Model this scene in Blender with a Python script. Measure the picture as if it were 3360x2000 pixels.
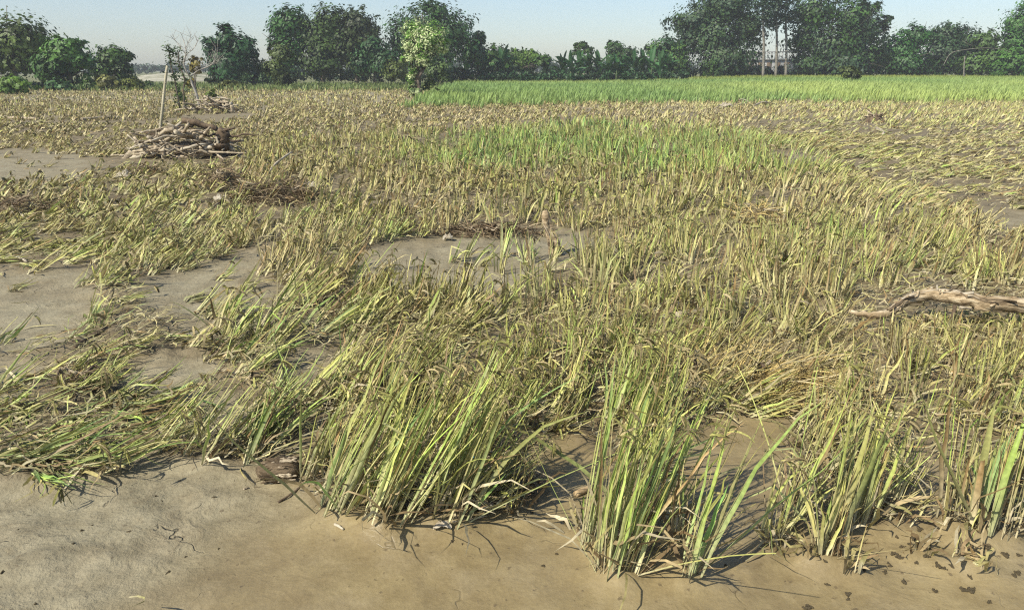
import bpy, math, random
import numpy as np
from mathutils import Vector

R = math.radians
for o in list(bpy.data.objects):
    bpy.data.objects.remove(o, do_unlink=True)
scene = bpy.context.scene
C = scene.collection

# ------------------------------------------------------------------ camera
EYE, PITCH, FPX = 1.6, R(17.0), 2538.0        # photo 3360 x 2000, horizon near row 225
cam_d = bpy.data.cameras.new('camera')
cam_d.sensor_width = 36.0
cam_d.lens = FPX / 3360.0 * 36.0
cam_d.clip_start = 0.05
cam_d.clip_end = 5000
cam = bpy.data.objects.new('camera', cam_d)
C.objects.link(cam)
cam.location = (0, 0, EYE)
cam.rotation_euler = (R(90) - PITCH, 0, 0)
scene.camera = cam

# ------------------------------------------------------------------ sky, sun, exposure
SUN_EL, SUN_AZ = R(44), R(228)               # sun behind the camera, to the left (azimuth from +Y to +X)
world = bpy.data.worlds.new('World')
scene.world = world
world.use_nodes = True
nt = world.node_tree
bg = nt.nodes['Background']
sky = nt.nodes.new('ShaderNodeTexSky')
sky.sky_type = 'NISHITA'
sky.sun_disc = False
sky.sun_elevation = SUN_EL
sky.sun_rotation = SUN_AZ
sky.air_density = 1.0
sky.dust_density = 0.8
sky.ozone_density = 3.6
sky.altitude = 0
nt.links.new(sky.outputs[0], bg.inputs[0])
bg.inputs[1].default_value = 0.108
sun_d = bpy.data.lights.new('sun', 'SUN')
sun_d.energy = 5.0
sun_d.angle = R(0.6)
sun_d.color = (1.0, 0.94, 0.80)
sun = bpy.data.objects.new('sun', sun_d)
C.objects.link(sun)
sdir = Vector((math.sin(SUN_AZ) * math.cos(SUN_EL), math.cos(SUN_AZ) * math.cos(SUN_EL), math.sin(SUN_EL)))
sun.rotation_euler = (-sdir).to_track_quat('-Z', 'Y').to_euler()
sun.location = (-20, -20, 30)
vs = scene.view_settings
scene.display_settings.display_device = 'sRGB'
vs.view_transform = 'Standard'
vs.look = 'None'
vs.exposure = 0.45
vs.gamma = 1.0
vs.use_curve_mapping = False
scene.cycles.max_bounces = 6
scene.cycles.diffuse_bounces = 4
scene.cycles.transparent_max_bounces = 8
scene.cycles.volume_bounces = 0
scene.cycles.use_denoising = False
scene.cycles.pixel_filter_type = 'BLACKMAN_HARRIS'
scene.cycles.filter_width = 1.2

# ------------------------------------------------------------------ helpers
rng = np.random.default_rng(11)
random.seed(5)
CP, SP = math.cos(PITCH), math.sin(PITCH)


def to_px(x, y, z):
    f = y * CP + (EYE - z) * SP
    d = -y * SP + (EYE - z) * CP
    f = np.maximum(f, 1e-3)
    return 1680 + FPX * x / f, 1000 + FPX * d / f


def ray(px, py):
    a, b = (px - 1680) / FPX, (py - 1000) / FPX
    return a, CP - b * SP, SP + b * CP          # right, forward, down


def G(px, py, z=0.0):                           # where the photo's pixel meets the height z
    a, f, d = ray(px, py)
    t = (EYE - z) / d
    return np.array([a * t, f * t, z])


def A(px, py, Y):                               # the pixel's point at ground distance Y
    a, f, d = ray(px, py)
    t = Y / f
    return np.array([a * t, Y, EYE - d * t])


_lat = np.random.default_rng(3).random((256, 256)).astype(np.float64)


def vnoise(x, y):
    x = np.asarray(x, float); y = np.asarray(y, float)
    xi = np.floor(x).astype(int); yi = np.floor(y).astype(int)
    fx = x - xi; fy = y - yi
    fx = fx * fx * (3 - 2 * fx); fy = fy * fy * (3 - 2 * fy)
    a = _lat[xi & 255, yi & 255]; b = _lat[(xi + 1) & 255, yi & 255]
    c = _lat[xi & 255, (yi + 1) & 255]; d = _lat[(xi + 1) & 255, (yi + 1) & 255]
    return (a * (1 - fx) + b * fx) * (1 - fy) + (c * (1 - fx) + d * fx) * fy


def fbm(x, y, o=4):
    s = 0; amp = 0.5; f = 1.0
    for i in range(o):
        s = s + amp * (vnoise(x * f + 17.3 * i, y * f + 9.1 * i) - 0.5)
        amp *= 0.5; f *= 2.03
    return s


def sstep(a, b, x):
    t = np.clip((np.asarray(x, float) - a) / (b - a), 0, 1)
    return t * t * (3 - 2 * t)


def inside(px, py, poly):
    poly = np.asarray(poly, float)
    r = np.zeros(len(px), bool)
    j = len(poly) - 1
    for i in range(len(poly)):
        xi, yi = poly[i]; xj, yj = poly[j]
        r ^= ((yi > py) != (yj > py)) & (px < (xj - xi) * (py - yi) / (yj - yi + 1e-9) + xi)
        j = i
    return r


BARE = [  # bare mud, outlined where it lies on the ground
    [(-700, 1640), (0, 1590), (190, 1570), (290, 1545), (480, 1490), (700, 1520), (960, 1570), (1070, 1680), (1300, 1740), (1500, 1735),
     (1640, 1640), (1730, 1480), (1830, 1440), (1960, 1490), (2500, 1900), (2580, 1700), (2950, 1740), (3360, 1760), (4100, 1760), (4100, 2600), (-700, 2600)],
    [(-500, 905), (130, 905), (300, 890), (310, 980), (250, 1120), (120, 1160), (-500, 1190)],
    [(430, 960), (640, 880), (830, 820), (930, 850), (820, 900), (780, 980), (640, 1040), (470, 1060)],
    [(1130, 830), (1300, 795), (1480, 760), (1700, 745), (2080, 790), (2060, 835), (1780, 890), (1640, 980), (1350, 970), (1150, 920)],
    [(-400, 500), (200, 500), (340, 530), (280, 600), (-400, 630)],
    [(760, 990), (900, 930), (880, 1080), (760, 1110)],
    [(1610, 1090), (1730, 1090), (1730, 1180), (1630, 1190)],
    [(2800, 1130), (2900, 1130), (2910, 1260), (2830, 1260)],
    [(3180, 690), (3800, 680), (3800, 760), (3210, 750)],
    [(2560, 990), (2700, 990), (2700, 1060), (2570, 1070)],
    [(-300, 1180), (200, 1200), (120, 1300), (-300, 1320)],
    [(380, 1200), (700, 1150), (720, 1260), (560, 1330), (420, 1290)],
    [(560, 1340), (760, 1290), (800, 1380), (640, 1430)], [(930, 1180), (1060, 1160), (1050, 1250), (930, 1260)],
    [(2180, 1070), (2310, 1070), (2300, 1150), (2190, 1150)], [(560, 1060), (720, 1050), (700, 1130), (560, 1140)],
    [(1120, 1150), (1260, 1150), (1280, 1220), (1140, 1230)],
    [(2260, 1420), (2450, 1340), (2570, 1390), (2570, 1720), (2330, 1900), (2200, 1900), (2160, 1560)],
    [(2500, 510), (2700, 500), (2720, 545), (2540, 555)],
    [(2960, 1560), (3080, 1500), (3120, 1640), (2960, 1760)],
]


def bare(px, py):
    q = px + 60 * fbm(px * .012, py * .02, 3); r = py + 40 * fbm(px * .015 + 5, py * .02 + 9, 3)
    out = np.zeros(len(px), bool)
    for p in BARE:
        out |= inside(q, r, p)
    return out


# --- clumps that stand out in the foreground
# px, py, height, lean, az, green, mud, leaves, stems, width x, label
HERO = [
    (1940, 1812, .88, 9, 10, .74, .08, 15, 7, 1.2, 'tall bright rice clump at the left edge of the foremost upright stand'),
    (1990, 1893, .70, 6, 20, .78, .08, 10, 5, 1.25, 'foremost rice clump, green, rooted lowest in the picture beside bare mud'),
    (2062, 1880, .72, 14, 10, .80, .08, 14, 6, 1.25, 'dense green rice clump casting a shadow, right of the foremost clump'),
    (2010, 1790, .86, 10, 15, .66, .10, 14, 6, 1.2, 'tall yellow-green rice clump in the middle of the foremost upright stand'),
    (2100, 1760, .84, 12, 20, .62, .12, 13, 6, 1.15, 'tall rice clump with drooping heads at the back of the foremost stand'),
    (2160, 1720, .62, 24, 20, .6, .15, 9, 4, 1.1, 'rice clump splaying right behind the foremost stand'),
    (2262, 1893, .74, 13, 12, .80, .06, 7, 5, 1.5, 'slim isolated rice clump with wide blades and long shadow on mud'),
    (2240, 1830, .40, 14, 60, .4, .3, 5, 3, 1.1, 'short dying rice clump just behind the slim isolated one'),
    (2205, 1818, .42, 3, 0, .3, .3, 1, 2, 1.0, 'single bare rice stalk between two foreground clumps'),
    (2600, 1702, .80, 15, 15, .70, .12, 7, 8, 1.1, 'tall rice clump bowing right with a hooked green head'),
    (2668, 1846, .46, 14, 160, .36, .25, 6, 3, 1.3, 'low rice clump with a pale leaf bent down left onto the mud'),
    (2735, 1775, .60, 6, 20, .58, .12, 12, 6, 1.9, 'rice clump fanning broad pale leaves in a V'),
    (2700, 1838, .44, 16, 30, .46, .2, 6, 4, 1.2, 'thin yellow rice clump in front of the broad-leaved one'),
    (2772, 1872, .22, 4, 30, .3, .2, 4, 3, 1.3, 'stubby withered rice stalks nearest the bottom right mud'),
    (2830, 1720, .62, 9, 10, .56, .2, 10, 6, 1.2, 'rice clump with mud-draped tops right of the broad-leaved one'),
    (2885, 1690, .42, 34, 35, .34, .4, 7, 3, 1.1, 'mud-grey rice clump slumping right beside bare ground'),
    (2935, 1722, .30, 52, 25, .3, .45, 7, 3, 1.1, 'small rice clump flopped over right on open mud'),
    (3100, 1728, .62, 5, 60, .26, .35, 9, 6, 1.3, 'tan withered rice clump left of the wide green leaf'),
    (3212, 1768, .66, 5, 40, .82, .05, 6, 3, 2.4, 'rice clump with one wide fresh green leaf standing straight'),
    (3285, 1770, .66, 4, 30, .52, .2, 4, 5, 1.4, 'sparse rice clump of thin stalks at the lower right edge'),
    (3185, 1755, .34, 8, 140, .3, .3, 5, 3, 1.2, 'short straw-coloured rice clump at the foot of the wide green leaf'),
    (1072, 1692, .74, 24, 14, .72, .14, 12, 6, 1.2, 'green rice clump at the left corner of the leaning central stand'),
    (1150, 1700, .80, 27, 10, .78, .12, 13, 7, 1.2, 'dense green rice clump leaning right, second along the central front'),
    (1222, 1728, .84, 24, 8, .70, .12, 11, 7, 1.2, 'leaning rice clump with long straight stalks on the central front'),
    (1262, 1752, .78, 24, 14, .62, .16, 11, 6, 1.15, 'leaning rice clump with withered stubs at its foot'),
    (1312, 1740, .86, 26, 8, .80, .10, 12, 6, 1.35, 'leaning rice clump with wide blue-green leaves in central stand'),
    (1432, 1722, .84, 20, 10, .66, .12, 11, 8, 1.3, 'yellow-green rice clump leaning right above a white scrap'),
    (1500, 1738, .90, 21, 8, .62, .12, 11, 8, 1.2, 'tall golden-green rice clump at the right end of the central front'),
    (1470, 1690, .88, 23, 12, .74, .12, 11, 6, 1.5, 'rice clump with one very broad light green blade reaching highest'),
    (1560, 1690, .52, 48, 20, .36, .3, 10, 4, 1.2, 'pale dead-leaved rice clump sagging right at central stand end'),
    (1690, 1690, .50, 18, 20, .34, .35, 3, 3, 1.0, 'lone thin rice stalks on mud between the two stands'),
    (1005, 1575, .66, 22, 12, .66, .12, 10, 7, 1.2, 'yellow rice clump beside the fibrous log stump'),
    (680, 1520, .62, 36, 30, .55, .2, 6, 5, 1.1, 'slim yellow rice clump leaning over the mud edge at left'),
    (600, 1498, .60, 38, 30, .62, .25, 9, 5, 1.1, 'green rice clump leaning right at the left mud edge'),
    (515, 1488, .58, 42, 28, .68, .25, 11, 5, 1.15, 'green rice clump leaning right where the left mat ends'),
    (250, 1562, .66, 68, 28, .66, .25, 12, 6, 1.1, 'flattened rice clump trailing straight stalks on the left mud'),
    (330, 1552, .62, 66, 25, .62, .3, 12, 5, 1.1, 'flattened rice clump with tips brushing the grey mud'),
    (20, 1560, .80, 66, 22, .74, .2, 14, 5, 1.2, 'flattened green rice clump in the left bottom corner of the crop'),
    (1895, 1755, .18, 18, 150, .2, .2, 3, 2, 1.3, 'tiny withered rice stub on mud left of the foremost stand'),
    (2560, 1815, .2, 10, 150, .3, .3, 2, 2, 1.0, 'tiny rice shoot on mud left of the broad-leaved clump'),
    (3010, 1815, .14, 6, 60, .35, .2, 3, 1, 1.2, 'tiny rice sprout among the dark clods'),
    (3152, 1842, .14, 18, 20, .5, .2, 2, 2, 1.3, 'small leaning rice sprout right of the dark clods'),
    (3240, 1870, .13, 20, 170, .2, .2, 2, 1, 1.0, 'bent dry rice stub among clods at the lower right'),
]
HERO_XY = [G(h[0], h[1]) for h in HERO]


def dryness(x, y):                              # 1 = pale grey drying crust, 0 = tan wet silt
    line = (-0.95 - x) * 0.9 + (y - 2.3) * 0.45
    m = sstep(-0.25, 0.45, line + 0.9 * fbm(x * 1.3, y * 1.3))
    r = sstep(0.0, 1.0, (x - 1.5) * 0.8 + 0.8 * fbm(x * 1.1 + 7, y * 1.1)) * sstep(3.4, 2.4, y) * 0.6
    far = sstep(3.6, 6.5, y + 2.0 * fbm(x * .7, y * .7 + 4)) * 0.8
    return np.clip(np.maximum(np.maximum(m, r), far), 0, 1)


def crop_mask(x, y):                            # 1 where silt has lodged round the plants, 0 on the bare flats
    px, py = to_px(x, np.maximum(y, .5), 0 * x)
    sh = px.shape
    acc = np.zeros(px.size)
    for dx, dy in ((0, 0), (38, 0), (-38, 0), (0, 26), (0, -26)):
        acc += ~bare(px.ravel() + dx, py.ravel() + dy)
    return (acc / 5.0).reshape(sh) * (y > .6)


def hgt(x, y):
    x = np.asarray(x, float); y = np.asarray(y, float)
    near = sstep(30, 8, y)
    d = dryness(x, y)
    h = 0.05 * fbm(x * 0.7, y * 0.7, 3)
    h = h + near * (0.030 * fbm(x * 2.4 + 3, y * 2.4, 4) + (0.006 + 0.036 * d) * fbm(x * 9, y * 9 + 5, 3))
    h = h + near * (0.002 + 0.020 * d) * fbm(x * 26, y * 26 + 5, 2)
    for p in HERO_XY:                            # silt piled round the foremost clumps
        h = h + np.exp(-((x - p[0]) ** 2 + ((y - p[1]) * 1.2) ** 2) / .0075) * (.022 + .05 * fbm(x * 14, y * 14, 2))
    cm = crop_mask(x, y) * sstep(26, 12, y)
    lump = fbm(x * 6.5 + 2, y * 6.5, 3)
    h = h + cm * (0.10 * np.abs(lump) + 0.16 * np.maximum(fbm(x * 3.1 + 8, y * 3.1 + 1, 3) - .03, 0) + .05 * np.abs(fbm(x * 17, y * 17, 2)))
    h = h + 0.45 * sstep(4, 30, x) * sstep(34, 95, y)
    return h


def hg1(x, y):
    return float(hgt(np.array([x]), np.array([y]))[0])


def mesh_obj(name, V, F, mat, parent=None, col=None, smooth=False, loc=None, attrs=None):
    V = np.asarray(V, np.float32).reshape(-1, 3)
    if loc is not None:
        V = V - np.asarray(loc, np.float32)
    F = np.asarray(F, np.int32)
    me = bpy.data.meshes.new(name)
    me.vertices.add(len(V)); me.vertices.foreach_set('co', V.ravel())
    k = F.shape[1]
    me.loops.add(F.size); me.loops.foreach_set('vertex_index', F.ravel())
    me.polygons.add(len(F)); me.polygons.foreach_set('loop_start', np.arange(0, F.size, k, dtype=np.int32))
    me.update(calc_edges=True)
    if smooth:
        me.polygons.foreach_set('use_smooth', np.ones(len(F), bool))
    if col is not None:
        at = me.color_attributes.new('Col', 'FLOAT_COLOR', 'POINT')
        c4 = np.ones((len(V), 4), np.float32); c4[:, :3] = col
        at.data.foreach_set('color', c4.ravel())
    if attrs:
        for n, a in attrs.items():
            at = me.attributes.new(n, 'FLOAT', 'POINT')
            at.data.foreach_set('value', np.asarray(a, np.float32))
    me.materials.append(mat)
    o = bpy.data.objects.new(name, me)
    C.objects.link(o)
    if loc is not None and parent is None:
        o.location = [float(v) for v in loc]
    if parent is not None:
        o.parent = parent
    return o


def tag(o, label=None, cat=None, group=None, kind=None):
    if label: o['label'] = label
    if cat: o['category'] = cat
    if group: o['group'] = group
    if kind: o['kind'] = kind
    return o


def thing(name, label, cat, loc, group=None):
    o = bpy.data.objects.new(name, None)
    o.empty_display_size = 0.1
    C.objects.link(o)
    o.location = [float(v) for v in loc]
    return tag(o, label, cat, group)


def merge(parts):
    Vs, Fs, Cs, n = [], [], [], 0
    for p in parts:
        Vs.append(p[0]); Fs.append(p[1] + n)
        if len(p) > 2 and p[2] is not None: Cs.append(p[2])
        n += len(p[0])
    return np.concatenate(Vs), np.concatenate(Fs), (np.concatenate(Cs) if Cs else None)


def tube(pts, rad, n=6, rough=0.0, seed=0, cap=True):
    """tapered tube along a polyline; quads only"""
    pts = np.asarray(pts, float); rad = np.asarray(rad, float)
    m = len(pts)
    T = np.gradient(pts, axis=0)
    T /= np.linalg.norm(T, axis=1)[:, None] + 1e-9
    ref = np.array([0, 0, 1.0]) if abs(T[:, 2]).mean() < 0.8 else np.array([1.0, 0, 0])
    U = np.cross(T, ref); U /= np.linalg.norm(U, axis=1)[:, None] + 1e-9
    W = np.cross(T, U)
    a = np.linspace(0, 2 * np.pi, n, endpoint=False)
    r = rad[:, None] * np.ones((m, n))
    if rough:
        rr = np.random.default_rng(seed)
        r = r * (1 + rough * (rr.random((m, n)) - .5) + rough * (rr.random((1, n)) - .5))
    V = pts[:, None, :] + r[..., None] * (np.cos(a)[None, :, None] * U[:, None, :] + np.sin(a)[None, :, None] * W[:, None, :])
    V = V.reshape(-1, 3)
    i = np.arange(m - 1)[:, None] * n; j = np.arange(n)[None, :]; j2 = (j + 1) % n
    F = np.stack([i + j, i + j2, i + n + j2, i + n + j], -1).reshape(-1, 4)
    if cap:                                      # close both ends with a centre vertex (degenerate-free quads)
        V = np.vstack([V, pts[0], pts[-1]])
        c0, c1 = len(V) - 2, len(V) - 1
        e = []
        for q in range(0, n, 2):
            e.append([c0, (q + 2) % n, (q + 1) % n, q])
            b = (m - 1) * n
            e.append([c1, b + q, b + (q + 1) % n, b + (q + 2) % n])
        F = np.vstack([F, np.array(e)])
    return V, F


def curve_pts(ctrl, m):
    """smooth polyline (Catmull-Rom) through control points"""
    P = np.asarray(ctrl, float)
    P = np.vstack([2 * P[0] - P[1], P, 2 * P[-1] - P[-2]])
    out = []
    t = np.linspace(0, len(P) - 3 - 1e-6, m)
    for u in t:
        i = int(u); f = u - i
        a, b, c, d = P[i:i + 4]
        out.append(0.5 * ((2 * b) + (c - a) * f + (2 * a - 5 * b + 4 * c - d) * f * f + (3 * b - 3 * c + d - a) * f ** 3))
    return np.array(out)


# ------------------------------------------------------------------ materials
def new_mat(name):
    m = bpy.data.materials.new(name); m.use_nodes = True
    n = m.node_tree.nodes
    return m, n, m.node_tree.links, n['Principled BSDF'], n['Material Output']


def mat_leaf(name, rough=0.55, trans=0.25, mottle=0.25, scale=60, spec=0.3):
    m, n, l, b, out = new_mat(name)
    at = n.new('ShaderNodeAttribute'); at.attribute_name = 'Col'
    tc = n.new('ShaderNodeTexCoord')
    nz = n.new('ShaderNodeTexNoise'); nz.inputs['Scale'].default_value = scale; nz.inputs['Detail'].default_value = 3
    l.new(tc.outputs['Object'], nz.inputs['Vector'])
    mr = n.new('ShaderNodeMapRange'); mr.inputs[1].default_value = 0.3; mr.inputs[2].default_value = 0.7
    mr.inputs[3].default_value = 1 - mottle; mr.inputs[4].default_value = 1 + mottle
    l.new(nz.outputs[0], mr.inputs[0])
    mx = n.new('ShaderNodeVectorMath'); mx.operation = 'SCALE'
    l.new(at.outputs['Color'], mx.inputs[0]); l.new(mr.outputs[0], mx.inputs['Scale'])
    l.new(mx.outputs[0], b.inputs['Base Color'])
    b.inputs['Roughness'].default_value = rough
    b.inputs['Specular IOR Level'].default_value = spec
    if trans > 0:
        tr = n.new('ShaderNodeBsdfTranslucent'); l.new(mx.outputs[0], tr.inputs['Color'])
        ms = n.new('ShaderNodeMixShader'); ms.inputs[0].default_value = trans
        l.new(b.outputs[0], ms.inputs[1]); l.new(tr.outputs[0], ms.inputs[2]); l.new(ms.outputs[0], out.inputs['Surface'])
    return m


def mat_wood(name, c1, c2, scale=14, bump=0.4, stretch=(1, 1, 1), rough=0.85, c3=None):
    m, n, l, b, out = new_mat(name)
    tc = n.new('ShaderNodeTexCoord')
    mp = n.new('ShaderNodeMapping'); mp.inputs['Scale'].default_value = stretch
    l.new(tc.outputs['Object'], mp.inputs['Vector'])
    nz = n.new('ShaderNodeTexNoise'); nz.inputs['Scale'].default_value = scale; nz.inputs['Detail'].default_value = 6
    nz.inputs['Roughness'].default_value = 0.65
    l.new(mp.outputs[0], nz.inputs['Vector'])
    cr = n.new('ShaderNodeValToRGB')
    cr.color_ramp.elements[0].position = 0.32; cr.color_ramp.elements[0].color = (*c1, 1)
    cr.color_ramp.elements[1].position = 0.66; cr.color_ramp.elements[1].color = (*c2, 1)
    if c3:
        e = cr.color_ramp.elements.new(0.5); e.color = (*c3, 1)
    l.new(nz.outputs[0], cr.inputs[0]); l.new(cr.outputs[0], b.inputs['Base Color'])
    bp = n.new('ShaderNodeBump'); bp.inputs['Strength'].default_value = bump; bp.inputs['Distance'].default_value = 0.02
    l.new(nz.outputs[0], bp.inputs['Height']); l.new(bp.outputs[0], b.inputs['Normal'])
    b.inputs['Roughness'].default_value = rough
    b.inputs['Specular IOR Level'].default_value = 0.2
    return m


def mat_mud():
    m, n, l, b, out = new_mat('mud')
    tc = n.new('ShaderNodeTexCoord')

    def noise(scale, detail, rough=0.6, vec=None):
        z = n.new('ShaderNodeTexNoise'); z.inputs['Scale'].default_value = scale
        z.inputs['Detail'].default_value = detail; z.inputs['Roughness'].default_value = rough
        l.new(vec or tc.outputs['Object'], z.inputs['Vector'])
        return z.outputs[0]

    def ramp(src, p0, c0, p1, c1):
        r = n.new('ShaderNodeValToRGB')
        r.color_ramp.elements[0].position = p0; r.color_ramp.elements[0].color = c0 if len(c0) == 4 else (*c0, 1)
        r.color_ramp.elements[1].position = p1; r.color_ramp.elements[1].color = c1 if len(c1) == 4 else (*c1, 1)
        l.new(src, r.inputs[0]); return r.outputs[0]

    def mix(fac, a, bb, mode='MIX'):
        x = n.new('ShaderNodeMixRGB'); x.blend_type = mode
        if isinstance(fac, float): x.inputs[0].default_value = fac
        else: l.new(fac, x.inputs[0])
        for s, v in ((1, a), (2, bb)):
            if isinstance(v, tuple): x.inputs[s].default_value = (*v, 1)
            else: l.new(v, x.inputs[s])
        return x.outputs[0]

    def math_(op, a, bb=None, clamp=False):
        x = n.new('ShaderNodeMath'); x.operation = op; x.use_clamp = clamp
        for s, v in ((0, a), (1, bb)):
            if v is None: continue
            if isinstance(v, (int, float)): x.inputs[s].default_value = v
            else: l.new(v, x.inputs[s])
        return x.outputs[0]

    dry = n.new('ShaderNodeAttribute'); dry.attribute_name = 'dry'
    grs = n.new('ShaderNodeAttribute'); grs.attribute_name = 'grass'
    crp = n.new('ShaderNodeAttribute'); crp.attribute_name = 'crop'
    big = noise(1.7, 5); mid = noise(7, 6, 0.65); fine = noise(70, 5, 0.7); spk = noise(34, 3, 0.5)
    wet = ramp(mid, 0.3, (0.208, 0.158, 0.078), 0.7, (0.288, 0.228, 0.118))
    gry = ramp(mid, 0.3, (0.196, 0.170, 0.106), 0.72, (0.312, 0.275, 0.182))
    base = mix(dry.outputs['Fac'], wet, gry)
    silt = ramp(noise(16, 6, 0.7), 0.36, (0.095, 0.070, 0.038), 0.66, (0.225, 0.180, 0.104))
    base = mix(math_('MULTIPLY', crp.outputs['Fac'], 0.85), base, silt)
    base = mix(ramp(big, 0.42, (0, 0, 0), 0.62, (0.75, 0.75, 0.75)), base, mix(0.55, base, (0.15, 0.112, 0.060)))
    base = mix(ramp(noise(4.3, 5, 0.65), 0.5, (0, 0, 0), 0.66, (0.5, 0.5, 0.5)), base, mix(0.5, base, (0.36, 0.30, 0.19)))
    base = mix(ramp(spk, 0.66, (0, 0, 0), 0.72, (0.7, 0.7, 0.7)), base, (0.10, 0.075, 0.045))
    base = mix(ramp(fine, 0.25, (0.82, 0.82, 0.82), 0.75, (1.15, 1.15, 1.15)), base, base, 'MULTIPLY') if False else base
    mps = n.new('ShaderNodeMapping'); mps.inputs['Scale'].default_value = (1.8, 3.6, 3.0); mps.inputs['Rotation'].default_value = (0, 0, 0.35)
    wp = n.new('ShaderNodeTexNoise'); wp.inputs['Scale'].default_value = 1.6; wp.inputs['Detail'].default_value = 3
    l.new(tc.outputs['Object'], wp.inputs['Vector'])
    wa = n.new('ShaderNodeVectorMath'); wa.operation = 'MULTIPLY_ADD'; wa.inputs[1].default_value = (1.6, 1.6, 0)
    l.new(wp.outputs['Color'], wa.inputs[0]); l.new(tc.outputs['Object'], wa.inputs[2])
    l.new(wa.outputs[0], mps.inputs['Vector'])
    flow = noise(2.6, 6, 0.62, mps.outputs[0])
    base = mix(ramp(flow, 0.52, (0, 0, 0), 0.70, (0.4, 0.4, 0.4)), base, (0.16, 0.122, 0.068))
    grit = noise(190, 3, 0.6)
    base = mix(ramp(grit, 0.64, (0, 0, 0), 0.74, (0.5, 0.5, 0.5)), base, (0.11, 0.085, 0.05))
    sc = n.new('ShaderNodeVectorMath'); sc.operation = 'SCALE'
    l.new(base, sc.inputs[0])
    mrf = n.new('ShaderNodeMapRange'); mrf.inputs[1].default_value = .25; mrf.inputs[2].default_value = .75
    mrf.inputs[3].default_value = .86; mrf.inputs[4].default_value = 1.14
    l.new(fine, mrf.inputs[0]); l.new(mrf.outputs[0], sc.inputs['Scale'])
    # drying cracks: sparse, warped cell edges
    wn = n.new('ShaderNodeTexNoise'); wn.inputs['Scale'].default_value = 3.0; wn.inputs['Detail'].default_value = 4
    l.new(tc.outputs['Object'], wn.inputs['Vector'])
    wv = n.new('ShaderNodeVectorMath'); wv.operation = 'MULTIPLY_ADD'
    l.new(wn.outputs['Color'], wv.inputs[0]); wv.inputs[1].default_value = (0.5, 0.5, 0.5); l.new(tc.outputs['Object'], wv.inputs[2])
    vo = n.new('ShaderNodeTexVoronoi'); vo.feature = 'DISTANCE_TO_EDGE'; vo.inputs['Scale'].default_value = 1.9
    l.new(wv.outputs[0], vo.inputs['Vector'])
    crk = ramp(vo.outputs['Distance'], 0.0, (1, 1, 1), 0.008, (0, 0, 0))
    cm = ramp(noise(3.5, 4, 0.7), 0.53, (0, 0, 0), 0.64, (1, 1, 1))
    crk = math_('MULTIPLY', crk, cm)
    col = mix(math_('MULTIPLY', crk, 0.5), sc.outputs[0], (0.07, 0.052, 0.03))
    gcol = ramp(noise(1.1, 6), 0.35, (0.10, 0.12, 0.04), 0.7, (0.20, 0.18, 0.075))
    col = mix(grs.outputs['Fac'], col, gcol)
    l.new(col, b.inputs['Base Color'])
    rg = n.new('ShaderNodeMapRange'); rg.inputs[3].default_value = 0.40; rg.inputs[4].default_value = 0.82
    l.new(dry.outputs['Fac'], rg.inputs[0]); l.new(rg.outputs[0], b.inputs['Roughness'])
    b.inputs['Specular IOR Level'].default_value = 0.32
    hsum = math_('ADD', math_('MULTIPLY', mid, 0.55), math_('MULTIPLY', fine, 0.16))
    hsum = math_('ADD', hsum, math_('MULTIPLY', spk, 0.22))
    hsum = math_('ADD', hsum, math_('MULTIPLY', flow, 0.5))
    hsum = math_('ADD', hsum, math_('MULTIPLY', grit, 0.07))
    hsum = math_('SUBTRACT', hsum, math_('MULTIPLY', crk, 0.45))
    bp = n.new('ShaderNodeBump'); bp.inputs['Distance'].default_value = 0.03
    bs = n.new('ShaderNodeMapRange'); bs.inputs[3].default_value = 0.34; bs.inputs[4].default_value = 0.9
    l.new(dry.outputs['Fac'], bs.inputs[0]); l.new(bs.outputs[0], bp.inputs['Strength'])
    l.new(hsum, bp.inputs['Height']); l.new(bp.outputs[0], b.inputs['Normal'])
    return m


M_mud = mat_mud()
M_rice = mat_leaf('rice_blade', 0.5, 0.15, 0.25, 55)
M_green = mat_leaf('green_rice_blade', 0.5, 0.35, 0.12, 8)
M_seed = mat_leaf('rice_panicle', 0.75, 0.05, 0.35, 160, 0.15)
M_straw = mat_leaf('dead_straw', 0.7, 0.12, 0.3, 45, 0.2)
M_tree = mat_leaf('tree_leaf', 0.5, 0.22, 0.15, 2.5, 0.3)
M_bark = mat_wood('tree_bark', (0.05, 0.04, 0.03), (0.16, 0.13, 0.10), 6)
M_pale_bark = mat_wood('pale_bark', (0.10, 0.09, 0.07), (0.27, 0.25, 0.21), 5)
M_drift = mat_wood('driftwood', (0.13, 0.10, 0.068), (0.50, 0.42, 0.30), 13, 0.6, (1, 1, 1), 0.9, (0.34, 0.28, 0.195))
M_drift_dark = mat_wood('wet_driftwood', (0.045, 0.03, 0.02), (0.17, 0.125, 0.08), 12, 0.6)
M_drift_pale = mat_wood('bleached_driftwood', (0.24, 0.19, 0.13), (0.52, 0.46, 0.35), 9, 0.35)
M_branch = mat_wood('torn_branch', (0.09, 0.060, 0.032), (0.60, 0.50, 0.34), 26, 1.0, (0.3, 1, 1), 0.9, (0.36, 0.27, 0.16))
M_stem = mat_wood('banana_stem', (.03, .05, .02), (.08, .11, .045), 5)
M_dead = mat_wood('dead_wood', (.22, .20, .17), (.42, .39, .34), 6)
M_bamboo = mat_wood('bamboo_pole', (0.30, 0.27, 0.18), (0.46, 0.42, 0.30), 8, 0.15, (1, 1, 0.3), 0.55)
M_clod = mat_wood('mud_clod', (0.14, 0.108, 0.060), (0.255, 0.205, 0.125), 60, 0.9, (1, 1, 1), 0.9)
M_fibre = mat_wood('fibrous_husk', (0.055, 0.038, 0.022), (0.20, 0.15, 0.095), 26, 1.0, (0.22, 1, 1), 0.95)
M_plastic = mat_wood('dirty_plastic', (0.20, 0.16, 0.10), (0.44, 0.40, 0.32), 25, 0.2, (1, 1, 1), 0.5)
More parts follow.
